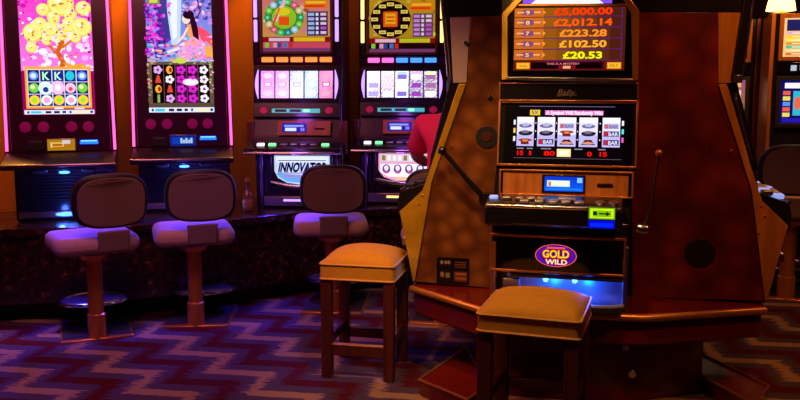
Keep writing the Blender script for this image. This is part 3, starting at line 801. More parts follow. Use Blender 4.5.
# profile of the outward-facing machine (outward u measured from UC, height)
prof_px = [(757, -60), (748, 0), (736, 76), (738, 85), (755, 168), (759, 193), (789, 203), (792, 214), (790, 228), (782, 232), (765, 301)]
PROF = [(PN.at(*p)[0] - UC, PN.at(*p)[1]) for p in prof_px]
LB = LZ + .0125
PROF[-1] = (PROF[-1][0], LB)
def side_machine(sgn, label, veneer, plate_mat, screens, cheek=None, D=.62):
    m = empty('slot_machine', label, 'slot machine', IF.world((UC + sgn * .45, .35, LB)), YI, 'slot machines of the island')
    off = Vector((UC + sgn * .45, .35, LB))
    fr = Frame(IF.world(off), YI)
    def S(a, b, d): return Vector((sgn * a - sgn * .45, -.35 + d, b - LB))       # a outward, b height, d depth behind the end panel
    bm = bmesh.new(); add_prism(bm, PROF + [(.10, LB), (.10, PROF[0][1])], S, .02, D)
    link('cabinet', bm, BLACK, m, bevel=.004)
    PL = Plane(fr, S(0, LB, .0), (1, 0, 0), (0, 0, 1))
    def Lp(p):                                             # pixel of the photo (right-hand side) -> plane coords, mirrored for the other side
        a, b = PN.at(*p); a -= UC
        return (sgn * a, b - LB)
    def poly(name, pts, d0, d1, mat, bevel=.002, par=m):
        return ppoly(name, PL, [Lp(p) for p in pts], d0, d1, mat, par, bevel)
    # end panel, top plate, gold cheek
    poly('end_panel', [(632, 12.6), (717, 12.6), (717, 82), (750, 190), (763, 300), (632, 296)], -.02, .0, veneer, .002)
    poly('top_plate', [(717.6, 12.6), (741, 12.6), (733, 83), (717.6, 83)], -.02, -.002, plate_mat, .002)
    poly('top_cap', [(632, -60), (752, -60), (743, 12), (632, 12)], -.02, .004, BLACK, .002)
    ck = [(717.5, 84), (726, 84), (757, 188), (761, 200), (787, 225), (784, 234), (766, 300), (763.5, 299), (750.5, 190)]
    poly('gold_cheek', ck, -.02, .010, cheek, .003)
    for p in ((722, 150), (760, 205), (764, 215), (758, 232)): disc('rivet', PL, *Lp((p[0] + 8 if p[1] < 160 else p[0], p[1])), .006, .010, .014, BRONZE, m, n=10)
    if sgn > 0:
        poly('display_side', [(744, -10), (755, -10), (742, 77), (731, 77)], -.015, .012, BLACK, .002)
        poly('side_trim', [(744, -10), (746, -10), (733, 77), (731, 77)], .012, .018, DARKCHROME, .001)
        poly('side_trim', [(753, -10), (755, -10), (742, 77), (740, 77)], .012, .018, CHROME, .001)
        poly('hinge_block', [(732, 75), (742, 75), (741, 83), (733, 83)], -.01, .02, CHROME, .002)
        poly('reel_side', [(730, 94), (739, 94), (758, 170), (751, 170)], -.015, .012, BLACK, .002)
        poly('side_trim', [(733, 98), (736, 98), (752, 160), (750, 160)], .012, .018, CHROME, .001)
    # display faces on the outward side
    def face(name, i, j, art, mat, t0=.06, t1=.94, d=.006):
        p, q = Vector(PROF[j]), Vector(PROF[i])           # bottom, top
        o = S(p.x, p.y, .05)
        X = Vector((0, 1 if sgn < 0 else -1, 0)); Yv = S(q.x, q.y, 0) - S(p.x, p.y, 0); L = Yv.length
        if sgn < 0: X = Vector((0, -1, 0)); o = S(p.x, p.y, D - .05)
        else: X = Vector((0, 1, 0)); o = S(p.x, p.y, .05)
        pl = Plane(fr, o, X, Yv)
        pbox(name + '_bezel', pl, (-.02, L * (t0 - .03), D - .08, L * (t1 + .03)), 0, d, BLACK, m, .002)
        art.build(name, pl, (.01, L * t0, D - .11, L * t1), d + .001, mat, m)
        return pl, L
    face('top_display', 1, 2, screens[0], GLOW_LOW, .04, .96)
    face('reel_window', 3, 4, screens[1], GLOW, .05, .75)
    bm = bmesh.new(); add_tube(bm, [S(PROF[0][0] + .012, PROF[0][1], .03), S(PROF[1][0] + .012, PROF[1][1], .03), S(PROF[2][0] + .012, PROF[2][1], .03)], .012, 10)
    link('display_edge', bm, CHROME, m)
    p5, p6 = Vector(PROF[5]), Vector(PROF[6])
    for k in range(int((D - .13) / .07)):
        for j, t in enumerate((.35, .72)):
            q = p5.lerp(p6, t); mm = SATIN if sgn < 0 else (LED_BLUE_DIM if (k + j) % 4 == 1 else STEEL)
            bm = bmesh.new(); c = S(q.x, q.y + .01, .09 + k * .07); add_box(bm, c, (.05, .05, .022)); link('deck_button', bm, mm, m, bevel=.004)
    bm = bmesh.new()
    add_tube(bm, [S(PROF[6][0] + .004, PROF[6][1], .03 + (D - .06) * k / 6) for k in range(7)], .009, 8); link('deck_trim', bm, CHROME if sgn > 0 else DARKCHROME, m)
    # coin tray in the belly
    q = Vector(PROF[8]).lerp(Vector(PROF[10]), .45)
    bm = bmesh.new(); add_box(bm, S(q.x + .02, q.y, D / 2 + .01), (.05, D - .22, .05)); link('coin_tray', bm, STEEL, m, bevel=.01)
    return m, fr, PL, Lp, S

def small_screen(c0, c1, acc):
    A = Art((0, 0, 50, 40)); A.grad(0, 0, 50, 40, c0, c1, 6)
    for k in range(5): A.rect(3 + k * 9, 10, 11 + k * 9, 30, acc, 1); A.ell(7 + k * 9, 20, 3, 4, jit((.8, .4, .5), .4), 2)
    A.rect(3, 2, 47, 7, (.9, .6, .3), 1)
    return A
dark_scr = Art((0, 0, 50, 40)); dark_scr.rect(0, 0, 50, 40, (.01, .005, .01)); dark_scr.rect(2, 2, 48, 6, (.25, .08, .2), 1)
mL, fL, PLL, LpL, SL = side_machine(-1, 'slot machine facing left with brown burl end panel, black pull lever and bright gold cheek', BURL, PLATE,
                    (small_screen((.7, .1, .5), (.5, .1, .8), (.95, .9, 1)), small_screen((.8, .5, .9), (.9, .8, 1), (1, .95, 1))), GOLD, .36)
mR, fR, PLR, LpR, SR = side_machine(1, 'slot machine facing right with shaded red burl end panel and amber cheek', BURL_RED, AMBERWOOD,
                    (dark_scr, small_screen((.03, .02, .05), (.02, .02, .04), (.45, .5, .6))), AMBERWOOD)
def pxl(PL, p): return PL.at(*p)
# left machine extras: lever, speaker hole, locks, info plate
a, b = PLL.at(487, 137)
d_ = disc('speaker_ring', PLL, a, b, .055, 0, .006, SATIN, mL, n=28); disc('speaker_cone', PLL, a, b, .024, .006, .010, MAHOG, d_, n=20)
for p in ((466, 43), (490, 97)):
    a, b = PLL.at(*p); d_ = disc('panel_lock', PLL, a, b, .011, 0, .012, CHROME, mL, n=14)
t0 = PLL.at(446, 149); t1 = PLL.at(487, 198)
bm = bmesh.new(); add_tube(bm, [PLL.pt(*t1, .045), PLL.pt(t0[0] * .4 + t1[0] * .6, t0[1] * .4 + t1[1] * .6 - .004, .075), PLL.pt(t0[0] * .75 + t1[0] * .25, t0[1] * .75 + t1[1] * .25, .09), PLL.pt(*t0, .10)], [.016, .014, .013, .012], 10)
lv = link('pull_lever', bm, BLACK, mL)
bm = bmesh.new(); sphere(bm, PLL.pt(*t0, .10), .022); link('lever_knob', bm, BLACK, lv)
disc('lever_hub', PLL, *t1, .034, 0, .06, BLACK, mL, n=20)
ip = Art((437, 257, 469, 284)); ip.rect(437, 257, 469, 284, (.012, .012, .012), 0)
for x0, y0, x1, y1, c in ((439, 258.5, 451.5, 267, (.10, .08, .06)), (439, 269, 451.5, 282, (.09, .07, .05)), (454, 258.5, 467.5, 269, (.10, .045, .02)), (454, 271, 467.5, 282, (.34, .17, .06))):
    ip.rect(x0, y0, x1, y1, c, 1)
for x, y in ((442, 262), (446, 262), (449, 262)): ip.ell(x, y, 1.5, 2, (.6, .5, .35), 2, 10)
ip.ell(442.5, 275, 2, 3, (.55, .45, .3), 2); ip.rect(446, 273, 450, 278, (.55, .45, .3), 2)
for y in (261, 263.5, 266): ip.rect(455, y, 466, y + .9, (.5, .25, .1), 2)
ip.rect(455.5, 272.5, 466, 275, (.65, .35, .15), 2); ip.rect(455.5, 277, 466, 280, (.6, .3, .12), 2)
ip.build('info_plate', PLL, prect(PLL, (437, 257, 469, 284)), .004, INK, mL)
a, b = PLR.at(700, 253); disc('speaker_ring', PLR, a, b, .07, 0, .004, SATIN, mR, n=28)

# --- centre machine
CO = Vector((.76, 0, LB)); CFR = Frame(IF.world((.755, -.30, LB)), YI)
cm = empty('slot_machine', 'centre slot machine with a cash prize board and a GOLD WILD oval on its door', 'slot machine', IF.world((.755, -.30, LB)), YI, 'slot machines of the island')
CW = .305
T = front(CFR, -.10, 0); G_ = front(CFR, 0, 0)
sidep = Plane(CFR, (-CW, 0, 0), (0, -1, 0), (0, 0, 1))
bm = bmesh.new()
gL, gR = G_.at(490.5, 290)[0], G_.at(627.5, 290)[0]; tL, tR = T.at(500.5, 50)[0], T.at(637.5, 50)[0]
for lo, hi, l, r in ((0, .40, gL, gR), (.40, .88, None, None), (.88, 1.62, tL, tR)):
    f0 = -.02 if lo < .88 else -.11; l0, r0 = (gL, gR) if lo < .88 else (tL, tR); l1, r1 = (gL, gR) if hi <= .40 else (tL, tR); f1 = -.02 if hi <= .40 else -.11
    add_hexa(bm, [Vector(p) for p in ((l0, -f0, lo), (r0, -f0, lo), (r0, .27, lo), (l0, .27, lo), (l1, -f1, hi), (r1, -f1, hi), (r1, .27, hi), (l1, .27, hi))])
link('cabinet', bm, BLACK, cm, bevel=.004)
# top box with cut corners
pxpoly('top_box', T, [(503, 82), (503, 13), (521, -4), (521, -40), (629, -40), (629, -4), (639, 10), (637, 82)], -.02, .02, BLACK, cm, .003)
def bar(name, pts, mat, par=cm, d0=.02, d1=.036, pl=T):
    return pxpoly(name, pl, pts, d0, d1, mat, par, .003)
bar('gold_frame', [(502.5, 80), (503, 14), (521, -6), (525, -2), (508.5, 17), (508.5, 80)], HIGHLIT_GOLD)
bar('gold_frame', [(632, 80), (631, 14), (622, -2), (626, -6), (639, 11), (638, 80)], COPPER)
bar('bottom_rail', [(505, 80), (505, 76.6), (636, 78.6), (636, 82)], STEEL)
bar('sign_rail', [(514, 6.6), (517, 4.2), (626, 4.2), (629, 6.6)], BRONZE, cm, .02, .026)
A = Art((525, -30, 612, 5)); A.rect(525, -30, 612, 5, (.45, .25, .95), 0); A.poly([(532, 5), (545, -6), (590, -6), (604, 5)], (1, .95, 1), 1)
for k in range(6): A.ell(536 + k * 13, -12, 6, 6, rc((.9, .3, .9), (.3, .4, 1), (1, .8, 1)), 2)
A.build('topper_screen', T, prect(T, (524, -30, 612, 3.6)), .021, GLOW, cm)
A = Art((508, 8, 632, 76)); A.rect(508, 8, 632, 76, (.010, .003, .003), 0)
A.rect(514, 9, 625, 70.5, (.26, .09, .04), 1)
rows = ['£5,000.00', '£2,012.14', '£223.28', '£102.50', '£20.53']
ys = [(9, 17.5), (18.3, 28), (29, 38.5), (39.3, 49), (50, 60)]
cols = [(1, .17, .03), (1, .30, .05), (1, .50, .12), (1, .62, .14), (.95, .95, .04)]
xs = [(554, 612), (554, 612), (560, 607), (560, 607), (564, 603)]
for i, (y0, y1) in enumerate(ys):
    for k in range(6):
        A.rect(544 + k * 13.2, y0, 544 + (k + 1) * 13.2, y1, [(.52 - .055 * k), (.27 - .035 * k), .06], 2)
    A.rect(514.5, y0, 544, y1, (.74, .34, .10), 3)
    A.poly([(543.5, y0 + 2.5), (543.5, y1 - 2.5), (546.3, (y0 + y1) / 2)], (1, .55, .12), 4)
    ym = (y0 + y1) / 2
    A.ell(528, ym, 8, 2.9, (.45, .22, .38), 4); A.rect(517, ym - .9, 524, ym + .7, (.95, .6, .35), 5); A.rect(534, ym - .9, 541, ym + .7, (.95, .6, .35), 5)
    A.text('9876543'[i], 526, 530, ym + 1.9, 3.8, (1, .75, .45), 6, .02)
    A.rect(544, y1 + .2, 621, y1 + .7, (.30, .10, .45), 4)
    A.text(rows[i], *xs[i], y1 - 1.4, 6.6, cols[i], 6, .035)
A.rect(621, 9, 621.6, 60, (.30, .10, .45), 4)
A.rect(531, 61.5, 605, 69.5, (.35, .01, .10), 3); A.rect(532, 62.3, 604, 68.7, (.05, .003, .012), 4)
A.text('THIS IS A MYSTERY', 548, 581, 64.8, 2, (.9, .45, .5), 6, .01); A.rect(560, 65.5, 577, 69, (.45, .05, .1), 5); A.rect(564.5, 66, 572, 68.6, (.95, .6, .4), 6)
for x0, x1, t in ((517, 531, 'WIN'), (608, 622, 'PAY')):
    A.rect(x0, 62.5, x1, 69, (.95, .45, .06), 5); A.rect(x0 + 1, 63.3, x1 - 1, 68.2, (1, .68, .16), 6); A.text(t, x0 + 3, x1 - 3, 67.4, 3, (.4, .12, .02), 7)
A.build('prize_board', T, prect(T, (509, 8, 631, 76)), .021, GLOW, cm)
# logo strip
N_ = front(CFR, -.105, 0)
lp = pxbox('logo_panel', N_, (501, 82.5, 637, 101), 0, .022, BLACK, cm, .002)
A = Art((555, 85, 580, 97)); A.text('Bally', 558, 576, 95, 6, (.62, .5, .42), 1, 0, .3); A.line((557, 96), (577, 94.6), .5, (.55, .45, .4), 1)
A.build('script_logo', N_, prect(N_, (555, 85, 580, 97)), .0224, INK, lp)
frame_ring('logo_frame', N_, prect(N_, (500, 82.5, 638, 101.5)), .006, .012, .026, BRONZE, cm)
# reel glass
Q = Plane(CFR, (0, .01, .40), (1, 0, 0), (0, math.sin(R(10.6)), math.cos(R(10.6))))
pxbox('reel_bezel', Q, (499, 101.5, 637, 170), -.01, .014, BLACK, cm, .004)
frame_ring('reel_frame', Q, prect(Q, (499.5, 101.5, 636.5, 169)), .010, .014, .026, BRONZE, cm)
A = Art((506, 104, 631, 166)); A.rect(506, 104, 631, 166, (.004, .003, .008), 0)
A.rect(513, 106.5, 624, 158, (.008, .006, .035), 1); A.rect(520, 106.5, 614, 107.2, (.35, .28, .45), 2)
A.rect(531, 110.5, 541, 116, (.95, .75, .08), 3); A.text('5X', 532.5, 539.5, 115, 3.8, (.1, .1, .5), 4, .02)
A.rect(546, 111, 603, 115.6, (.98, .42, .80), 2); A.text('A Symbol Will Randomly Win', 547, 602, 115.2, 4.0, (1, .95, 1), 4, .03)
def sym(A, k, x, y):
    if k == 0: A.ell(x, y, 6.6, 2.2, (.35, .36, .52), 5); A.ell(x, y - 1, 3.6, 1.8, (.65, .65, .85), 6)
    elif k == 1: A.ell(x, y, 7, 2.7, (.10, .10, .16), 5); A.ell(x, y - 1.3, 4.2, 1.6, (.38, .36, .46), 6); A.ell(x + 5, y - .6, 2.6, 1.2, (.08, .08, .1), 6)
    elif k == 2: A.ell(x, y - 1.6, 7, 1.6, (.55, .16, .12), 5); A.poly([(x - 4, y + 3), (x + 4, y + 3), (x + 3, y - 2), (x - 4.6, y - 2)], (.42, .08, .12), 5); A.ell(x, y - 1, 3, 1.2, (.85, .5, .15), 6)
    elif k == 3: A.rect(x - 7.4, y - 2.8, x + 7.4, y + 2.6, (.10, .08, .36), 5); A.rect(x - 7, y - 2.4, x - 3.2, y + 2.2, (.7, .12, .2), 6); A.text('BAR', x - 2.6, x + 6.8, y + 1.9, 3.8, (.85, .85, .95), 7, .03)
    elif k == 4: A.rect(x - 7, y - 2.6, x + 7, y + 2.4, (.62, .62, .82), 5); A.rect(x - 6.6, y - 2, x - 3, y + 2, (.75, .3, .35), 6); A.text('BAR', x - 2, x + 6.4, y + 1.7, 3.4, (.35, .3, .6), 7, .02)
    else: A.poly([(x - 7, y + 2.6), (x + 7, y + 2.6), (x + 3, y - 2.6), (x - 3, y - 2.6)], (.20, .05, .06), 5); A.ell(x, y + .6, 3, 1.6, (.9, .35, .12), 6); A.ell(x, y + .9, 6, 1.1, (.8, .6, .5), 6)
grid = [(0, 1, 2), (0, 1, 3), (4, 2, 5), (0, 1, 5), (4, 3, 3)]
for i, (x0, x1) in enumerate(((518.5, 535.5), (539, 556.3), (559, 577), (580, 598), (602.5, 619.5))):
    A.rect(x0, 118, x1, 148, (.90, .86, 1), 3); A.rect(x0, 118, x1, 123, (1, .97, 1), 4); A.rect(x0, 136, x1, 148, (.72, .68, .95), 4)
    for j, y in enumerate((127, 134.6, 143.4)): sym(A, grid[i][j], (x0 + x1) / 2, y)
for k in range(3):
    A.rect(515, 121 + k * 8.5, 517, 126 + k * 8.5, ((.9, .9, 1), (1, .8, .2), (.95, .95, .95))[k], 3); A.rect(621, 121 + k * 8.5, 623, 126 + k * 8.5, ((.95, .95, 1), (.3, .9, .95), (.95, .3, .7))[k], 3)
    for x in (537.2, 557.6, 578.5, 600.2): A.ell(x, 124 + k * 8.4, .6, .8, (.9, .9, 1), 3, 6)
for x0, x1 in ((519, 526), (529, 535), (543, 553), (576, 584), (599, 606)): A.rect(x0, 150, x1, 151, (.55, .5, .6), 3)
for t, x0, x1 in (('15', 519.5, 525.5), ('1', 531.5, 533.5), ('80', 546, 557), ('0', 588.5, 593), ('15', 600.5, 607.5)): A.text(t, x0, x1, 157.4, 4.6, (1, .05, .02), 4, .03)
A.rect(559, 150.5, 572.5, 158.5, (1, .90, .55), 4); A.rect(561, 152.5, 570, 156.5, (1, 1, .9), 5)
A.rect(516, 160, 622, 160.5, (.3, .25, .3), 3)
A.build('reel_window', Q, prect(Q, (506, 104, 631, 166)), .0165, GLOW, cm)
# bill panel
H = Plane(CFR, (0, .0, .33), (1, 0, 0), (0, math.sin(R(10)), math.cos(R(10))))
bp = pxbox('bill_panel', H, (503.5, 170.5, 628, 197), -.03, .010, ORWOOD, cm, .003)
frame_ring('bill_frame', H, prect(H, (500, 169, 633, 199)), .008, .004, .02, BRONZE, cm)
ds = pxbox('display_surround', H, (542.5, 174.5, 585, 194), .010, .018, BLACK, bp, .002)
A = Art((545, 177, 583, 192)); A.grad(545, 177, 583, 192, (.02, .16, .75), (.03, .32, .95), 5); A.rect(547.5, 181, 570, 187.5, (.75, .9, .95), 1); A.rect(551, 182, 569, 186, (.95, .95, .8), 2); A.rect(549, 182.4, 551.5, 187, (.8, .4, .2), 3)
A.rect(577, 178, 582, 183, (.45, .75, 1), 1); A.rect(547, 189, 581, 190.5, (.1, .45, 1), 1)
A.build('player_display', H, prect(H, (545, 176.5, 583, 192)), .0185, GLOW, ds)
pxbox('card_slot', H, (597, 183.5, 613, 187), .010, .016, BLACK, bp, .002)
# button deck
zb = front(CFR, .0, 0).at(560, 195)[1]; zf = front(CFR, .165, 0).at(560, 206)[1]; zl = front(CFR, .165, 0).at(560, 231)[1]
DP = [(.0, zb - .03), (.0, zb - .01), (.02, zb), (.155, zf), (.172, zf - .02), (.165, zl + .02), (.10, zl), (.0, zl)]
dyy = .135; dzz = zb - zf; dl = math.hypot(dyy, dzz)
DW = .296; DC = -.060
bm = bmesh.new(); add_prism(bm, DP, Plane(CFR, (DC - DW, 0, 0), (0, -1, 0), (0, 0, 1)).pt, 0, -2 * DW)
link('button_deck', bm, BLACK, cm, bevel=.008)
bm = bmesh.new(); add_tube(bm, [(DC + x * (DW - .01), -.168, zf - .008) for x in (-1, -.5, 0, .5, 1)], .009, 10); link('deck_trim', bm, CHROME, cm)
DK = Plane(CFR, (DC, -.155, zf), (1, 0, 0), (0, dyy / dl, dzz / dl))
for x in (-.265, -.205, -.15, -.10, -.055): pbox('deck_button', DK, (x - .019, .055, x + .019, .085), 0, .013, LED_BLUE_DIM if x < -.26 else STEEL, cm, .004)  # leftmost button glows to stand for a white glint
for x in (-.125, -.06, .0, .055, .11): pbox('deck_button', DK, (x - .021, .012, x + .021, .042), 0, .015, STEEL, cm, .004)
for x in (.20, .255): disc('round_button', DK, x, .03, .022, 0, .015, CHROME, cm)
pbox('play_button', DK, (.02, .05, .10, .085), 0, .016, STEEL, cm, .006)
E = front(CFR, .178, .0)
ba = pxbox('bill_acceptor', E, (588, 206, 615.5, 229), -.01, .008, SATIN, cm, .003)
A = Art((588, 206, 616, 230)); A.rect(589, 207, 614.5, 219, (.40, .62, .03), 1); A.rect(590.5, 208.2, 613, 217.8, (.75, .95, .10), 2); A.rect(593, 210, 611, 216.5, (.45, .68, .05), 3)
A.rect(593, 211, 597, 215, (.05, .12, .02), 4); A.rect(599, 212.5, 606, 214, (.05, .12, .02), 4); A.poly([(606, 210.8), (606, 216), (610, 213.3)], (.05, .12, .02), 4)
A.rect(589, 220, 614.5, 228.5, (.015, .03, .75), 1); A.rect(590.5, 223, 613, 227, (.02, .12, 1), 2)
A.build('lit_mouth', E, prect(E, (588, 206, 616, 230)), .009, GLOW, ba)
# lower door and logo
G = front(CFR, .0, .0)
dr = pxbox('belly_door', G, (494, 234, 622, 275), -.03, .006, DGLASS, cm, .003)
frame_ring('door_frame', G, prect(G, (490, 232.5, 625.5, 277)), .012, -.005, .016, BRONZE, cm)
A = Art((533, 241, 579, 270))
A.ell(556, 255.4, 20.5, 12.2, (.95, .30, .35), 0, 36); A.ell(556, 255.4, 19.6, 11.5, (.05, .01, .25), 1, 36); A.ell(556, 255.4, 18.6, 10.8, (.30, .05, .62), 2, 36); A.ell(556, 255.4, 15, 9.4, (.20, .02, .45), 3, 30)
A.text('GOLD', 542, 570, 258, 9, (.7, .05, .02), 4, .07); A.text('GOLD', 543, 569, 257.4, 8, (1, .78, .06), 5, .03)
A.text('WILD', 545, 568, 265, 5.8, (.8, .1, .02), 5, .06); A.text('WILD', 546, 567, 264.6, 5.2, (1, .93, .6), 6, .02)
A.rect(547, 246.2, 565, 248, (1, .3, .1), 4)
A.build('door_logo', G, prect(G, (533, 241, 579, 270)), .008, GLOW, dr)
for s, x in ((-1, gL + .012), (1, gR - .012)): pbox('corner_post', front(CFR, .0, 0), (x - .012, .0, x + .012, .30), -.03, .014, BRONZE if s < 0 else STEEL, cm, .004)
# coin tray, lit by blue lamps in its roof
tz = G.at(556, 276)[1]; bz = G.at(556, 296)[1]
bm = bmesh.new(); add_prism(bm, [(-.018, tz), (-.018, bz - .04), (-.012, bz - .04), (-.012, tz)], Plane(CFR, (-.27, 0, 0), (0, -1, 0), (0, 0, 1)).pt, 0, -.54)
TR = pbr('tray_steel', (.42, .45, .55), .35, metal=.6)
link('tray_back', bm, TR, cm)
bm = bmesh.new()
pts = [(-.25, .0)] + [(x * .25, .085 - .035 * abs(x) ** 4) for x in [k / 8 - 1 for k in range(17)]] + [(.25, .0)]
add_prism(bm, pts, Plane(CFR, (0, 0, bz - .028), (1, 0, 0), (0, -1, 0)).pt, 0, .018)
ty = link('coin_tray', bm, TR, cm, bevel=.004)
bm = bmesh.new(); add_tube(bm, [Plane(CFR, (0, 0, bz - .02), (1, 0, 0), (0, -1, 0)).pt(a, b, 0) for a, b in pts], .011, 8); link('tray_rim', bm, TR, ty)
bm = bmesh.new(); add_prism(bm, [(-.25, 0), (.25, 0), (.25, .06), (-.25, .06)], Plane(CFR, (0, 0, tz), (1, 0, 0), (0, -1, 0)).pt, -.006, 0); link('tray_roof', bm, BLACK, cm)
for px in (546, 575):
    a = G.at(px, 278)[0]; bm = bmesh.new(); sphere(bm, (a, -.02, tz - .012), .012); link('tray_lamp', bm, LED_CYAN, cm)
cs = pxbox('coin_cup', G, (503, 277, 520, 288), -.012, .02, STEEL, cm, .004)
# pull lever on its right side
L0 = front(CFR, -.06, 0)
pv = L0.at(644, 229); kn = L0.at(658, 152); md = L0.at(651, 205)
bm = bmesh.new(); add_tube(bm, [L0.pt(*pv, 0), L0.pt(*md, .03), L0.pt((md[0] + kn[0]) / 2, (md[1] + kn[1]) / 2, .05), L0.pt(*kn, .06)], [.014, .007, .006, .006], 10)
lv = link('pull_lever', bm, STEEL, cm)
bm = bmesh.new(); sphere(bm, L0.pt(*kn, .06), .017); link('lever_knob', bm, COPPER, lv)
bm = bmesh.new(); add_lathe(bm, [(.022, 0), (.028, .01), (.024, .05), (.012, .06)], n=16, fn=lambda p: L0.pt(pv[0] - .035 + p.z, pv[1] + p.y, p.x))
link('lever_hub', bm, CHROME, cm)

# ------------------------------------------------------------------ square upholstered stools
def bench_stool(loc, yaw, label, sc_=(1, 1, 1)):
    m = empty('bar_stool', label, 'stool', loc, yaw, 'square bench stools'); m.scale = sc_
    s = .21
    bm = bmesh.new()                                           # lower band
    add_prism(bm, rrect(-s, -s, s, s, .02, 4), lambda a, b, d: Vector((a, b, d)), .478, .548); link('seat_band', bm, LEATHER, m, bevel=.006)
    bm = bmesh.new(); n = 14; vs = []                            # domed cushion
    for j in range(n + 1):
        row = []
        for i in range(n + 1):
            u, v = 2 * i / n - 1, 2 * j / n - 1
            r = (1 - abs(u) ** 5) * (1 - abs(v) ** 5); x = u * s * (1 - .02 * abs(v) ** 4); y = v * s * (1 - .02 * abs(u) ** 4)
            row.append(bm.verts.new((x, y, .556 + .028 * r ** .5 + .034 * (1 - u * u) * (1 - v * v) ** 1.0)))
        vs.append(row)
    for j in range(n):
        for i in range(n): bm.faces.new((vs[j][i], vs[j][i + 1], vs[j + 1][i + 1], vs[j + 1][i]))
    bd = [vs[0][i] for i in range(n)] + [vs[j][n] for j in range(n)] + [vs[n][i] for i in range(n, 0, -1)] + [vs[j][0] for j in range(n, 0, -1)]
    lo = [bm.verts.new((v.co.x, v.co.y, .5482)) for v in bd]
    for k in range(len(bd)): bm.faces.new((bd[k], lo[k], lo[(k + 1) % len(bd)], bd[(k + 1) % len(bd)]))
    bm.faces.new(lo)
    link('cushion', bm, LEATHER, m, ang=60)
    for z in (.552, .482):
        bm = bmesh.new(); add_tube(bm, [(a, b, z) for a, b in rrect(-s - .001, -s - .001, s + .001, s + .001, .02, 4)], .0055, 6, closed=True); link('piping', bm, PIPING, m)
    for x in (-1, 1):
        for y in (-1, 1):
            bm = bmesh.new(); add_box(bm, (x * .178, y * .178, .2395), (.058, .058, .477)); link('leg', bm, MAHOG, m, bevel=.004)
    for (c, d, mm) in (((0, -.178, .135), (.298, .03, .05), MAHOG), ((0, .178, .135), (.298, .03, .05), MAHOG), ((-.178, 0, .175), (.03, .298, .045), MAHOG), ((.178, 0, .175), (.03, .298, .045), MAHOG)):
        bm = bmesh.new(); add_box(bm, c, d); st = link('stretcher', bm, mm, m, bevel=.003)
        if c[1] < 0 and c[0] == 0:
            bm = bmesh.new(); add_box(bm, (0, -.178, .1635), (.297, .034, .006)); link('foot_plate', bm, COPPER, st, bevel=.001)
    return m
def stool_at(fl, yaw, h=.21):   # from the front-left corner of its seat
    c = Vector((fl[0], fl[1], 0)) + Matrix.Rotation(yaw, 3, 'Z') @ Vector((h, h, 0)); return c
bench_stool(stool_at((-.403, 4.155), R(-12), .19), R(-12), 'square tan bench stool standing on the open zigzag carpet', (.905, .905, 1.07))
bench_stool(stool_at((.313, 3.382), R(-18.5)), R(-18.5), 'square tan bench stool in front of the GOLD WILD slot machine')

# ------------------------------------------------------------------ swivel stools
def swivel_stool(loc, yaw, label, sw=0., dx=0.):
    m = empty('swivel_stool', label, 'stool', loc, yaw, 'swivel stools with padded backs')
    bm = bmesh.new(); add_box(bm, (0, .22, .007), (.40, .54, .014)); pl = link('floor_plate', bm, BRONZE, m, bevel=.003)
    bm = bmesh.new(); add_box(bm, (0, .235, .016), (.385, .49, .004))
    link('tread', bm, TREAD, pl)
    bm = bmesh.new()
    for k in range(24): add_box(bm, (-.185 + k * .016, .43, .021), (.006, .09, .006))
    link('ribbed_strip', bm, STEEL, pl)
    bm = bmesh.new(); add_lathe(bm, [(.052, .0141), (.052, .15), (.044, .155), (.044, .47), (.075, .48), (.09, .51)], n=24); link('pole', bm, BRONZE, m)
    bm = bmesh.new()
    add_tube(bm, [(.20 * math.cos(t), .27 + .15 * math.sin(t), .17) for t in [2 * math.pi * k / 28 for k in range(28)]], .012, 8, closed=True)
    fr_ = link('foot_ring', bm, CHROME, m)
    bm = bmesh.new(); add_lathe(bm, [(.19, .162), (.195, .168), (.19, .174)], c=(0, .27, 0), n=28, sx=1, sy=.74); link('foot_pad', bm, STEEL, fr_)
    bm = bmesh.new(); add_box(bm, (0, .10, .165), (.06, .12, .016)); link('foot_arm', bm, BRONZE, fr_, bevel=.003)
    # seat cushion: rounded slab
    bm = bmesh.new()
    add_prism(bm, rrect(-.235, -.19, .235, .23, .075, 6), lambda a, b, d: Vector((a, b, d)), .53, .63)
    seat_ = link('seat', bm, MAUVE, m, bevel=.04, seg=4, ang=60)
    # back
    Bk = Plane(None, (0, -.185, .668), (1, 0, 0), (0, -.10, .995))
    def shape(k): 
        w, h = .206 * k, .153 * k; return [(w * (abs(math.cos(t)) ** .62) * (1 if math.cos(t) > 0 else -1), .165 + h * (abs(math.sin(t)) ** (.8 if math.sin(t) > 0 else .5)) * (1 if math.sin(t) > 0 else -1)) for t in [2 * math.pi * i / 36 for i in range(36)]]
    def bent(a, b, d): return Bk.pt(a, b, d - 1.1 * a * a * -1 * -1)
    def slab(name, k, d0, d1, mat, par, bv):
        bm = bmesh.new(); add_prism(bm, shape(k), bent, d0, d1); return link(name, bm, mat, par, bevel=bv, seg=3, ang=50)
    bk = slab('backrest', 1.0, -.045, .02, SATIN, m, .016)
    slab('back_panel', .90, .0201, .03, WEAVE, bk, .006)
    slab('back_cushion', .93, -.075, -.0451, MAUVE, bk, .012)
    bm = bmesh.new()
    prof = [(.008, .20), (.028, .20), (.036, .0), (.033, -.11), (.010, -.13), (-.03, -.125), (-.03, -.05), (.008, -.03)]
    add_prism(bm, [(-.09, 0), (.09, 0), (.085, -.04), (.085, -.12), (-.085, -.12), (-.085, -.04)], Bk.pt, .006, .026)
    bb = link('back_bracket', bm, WEAVE, m, bevel=.008)
    for o in (seat_, bk, bb): o.rotation_euler = (0, 0, R(sw))
    bk.location.x = bb.location.x = dx
    return m
swivel_stool((-1.772, 4.82, 0), R(22), 'swivel stool with rounded back in front of the golden coin tree machine', 9, .075)
swivel_stool((-1.255, 5.08, 0), R(4), 'swivel stool with rounded back in front of the long-haired woman machine', 14, .04)
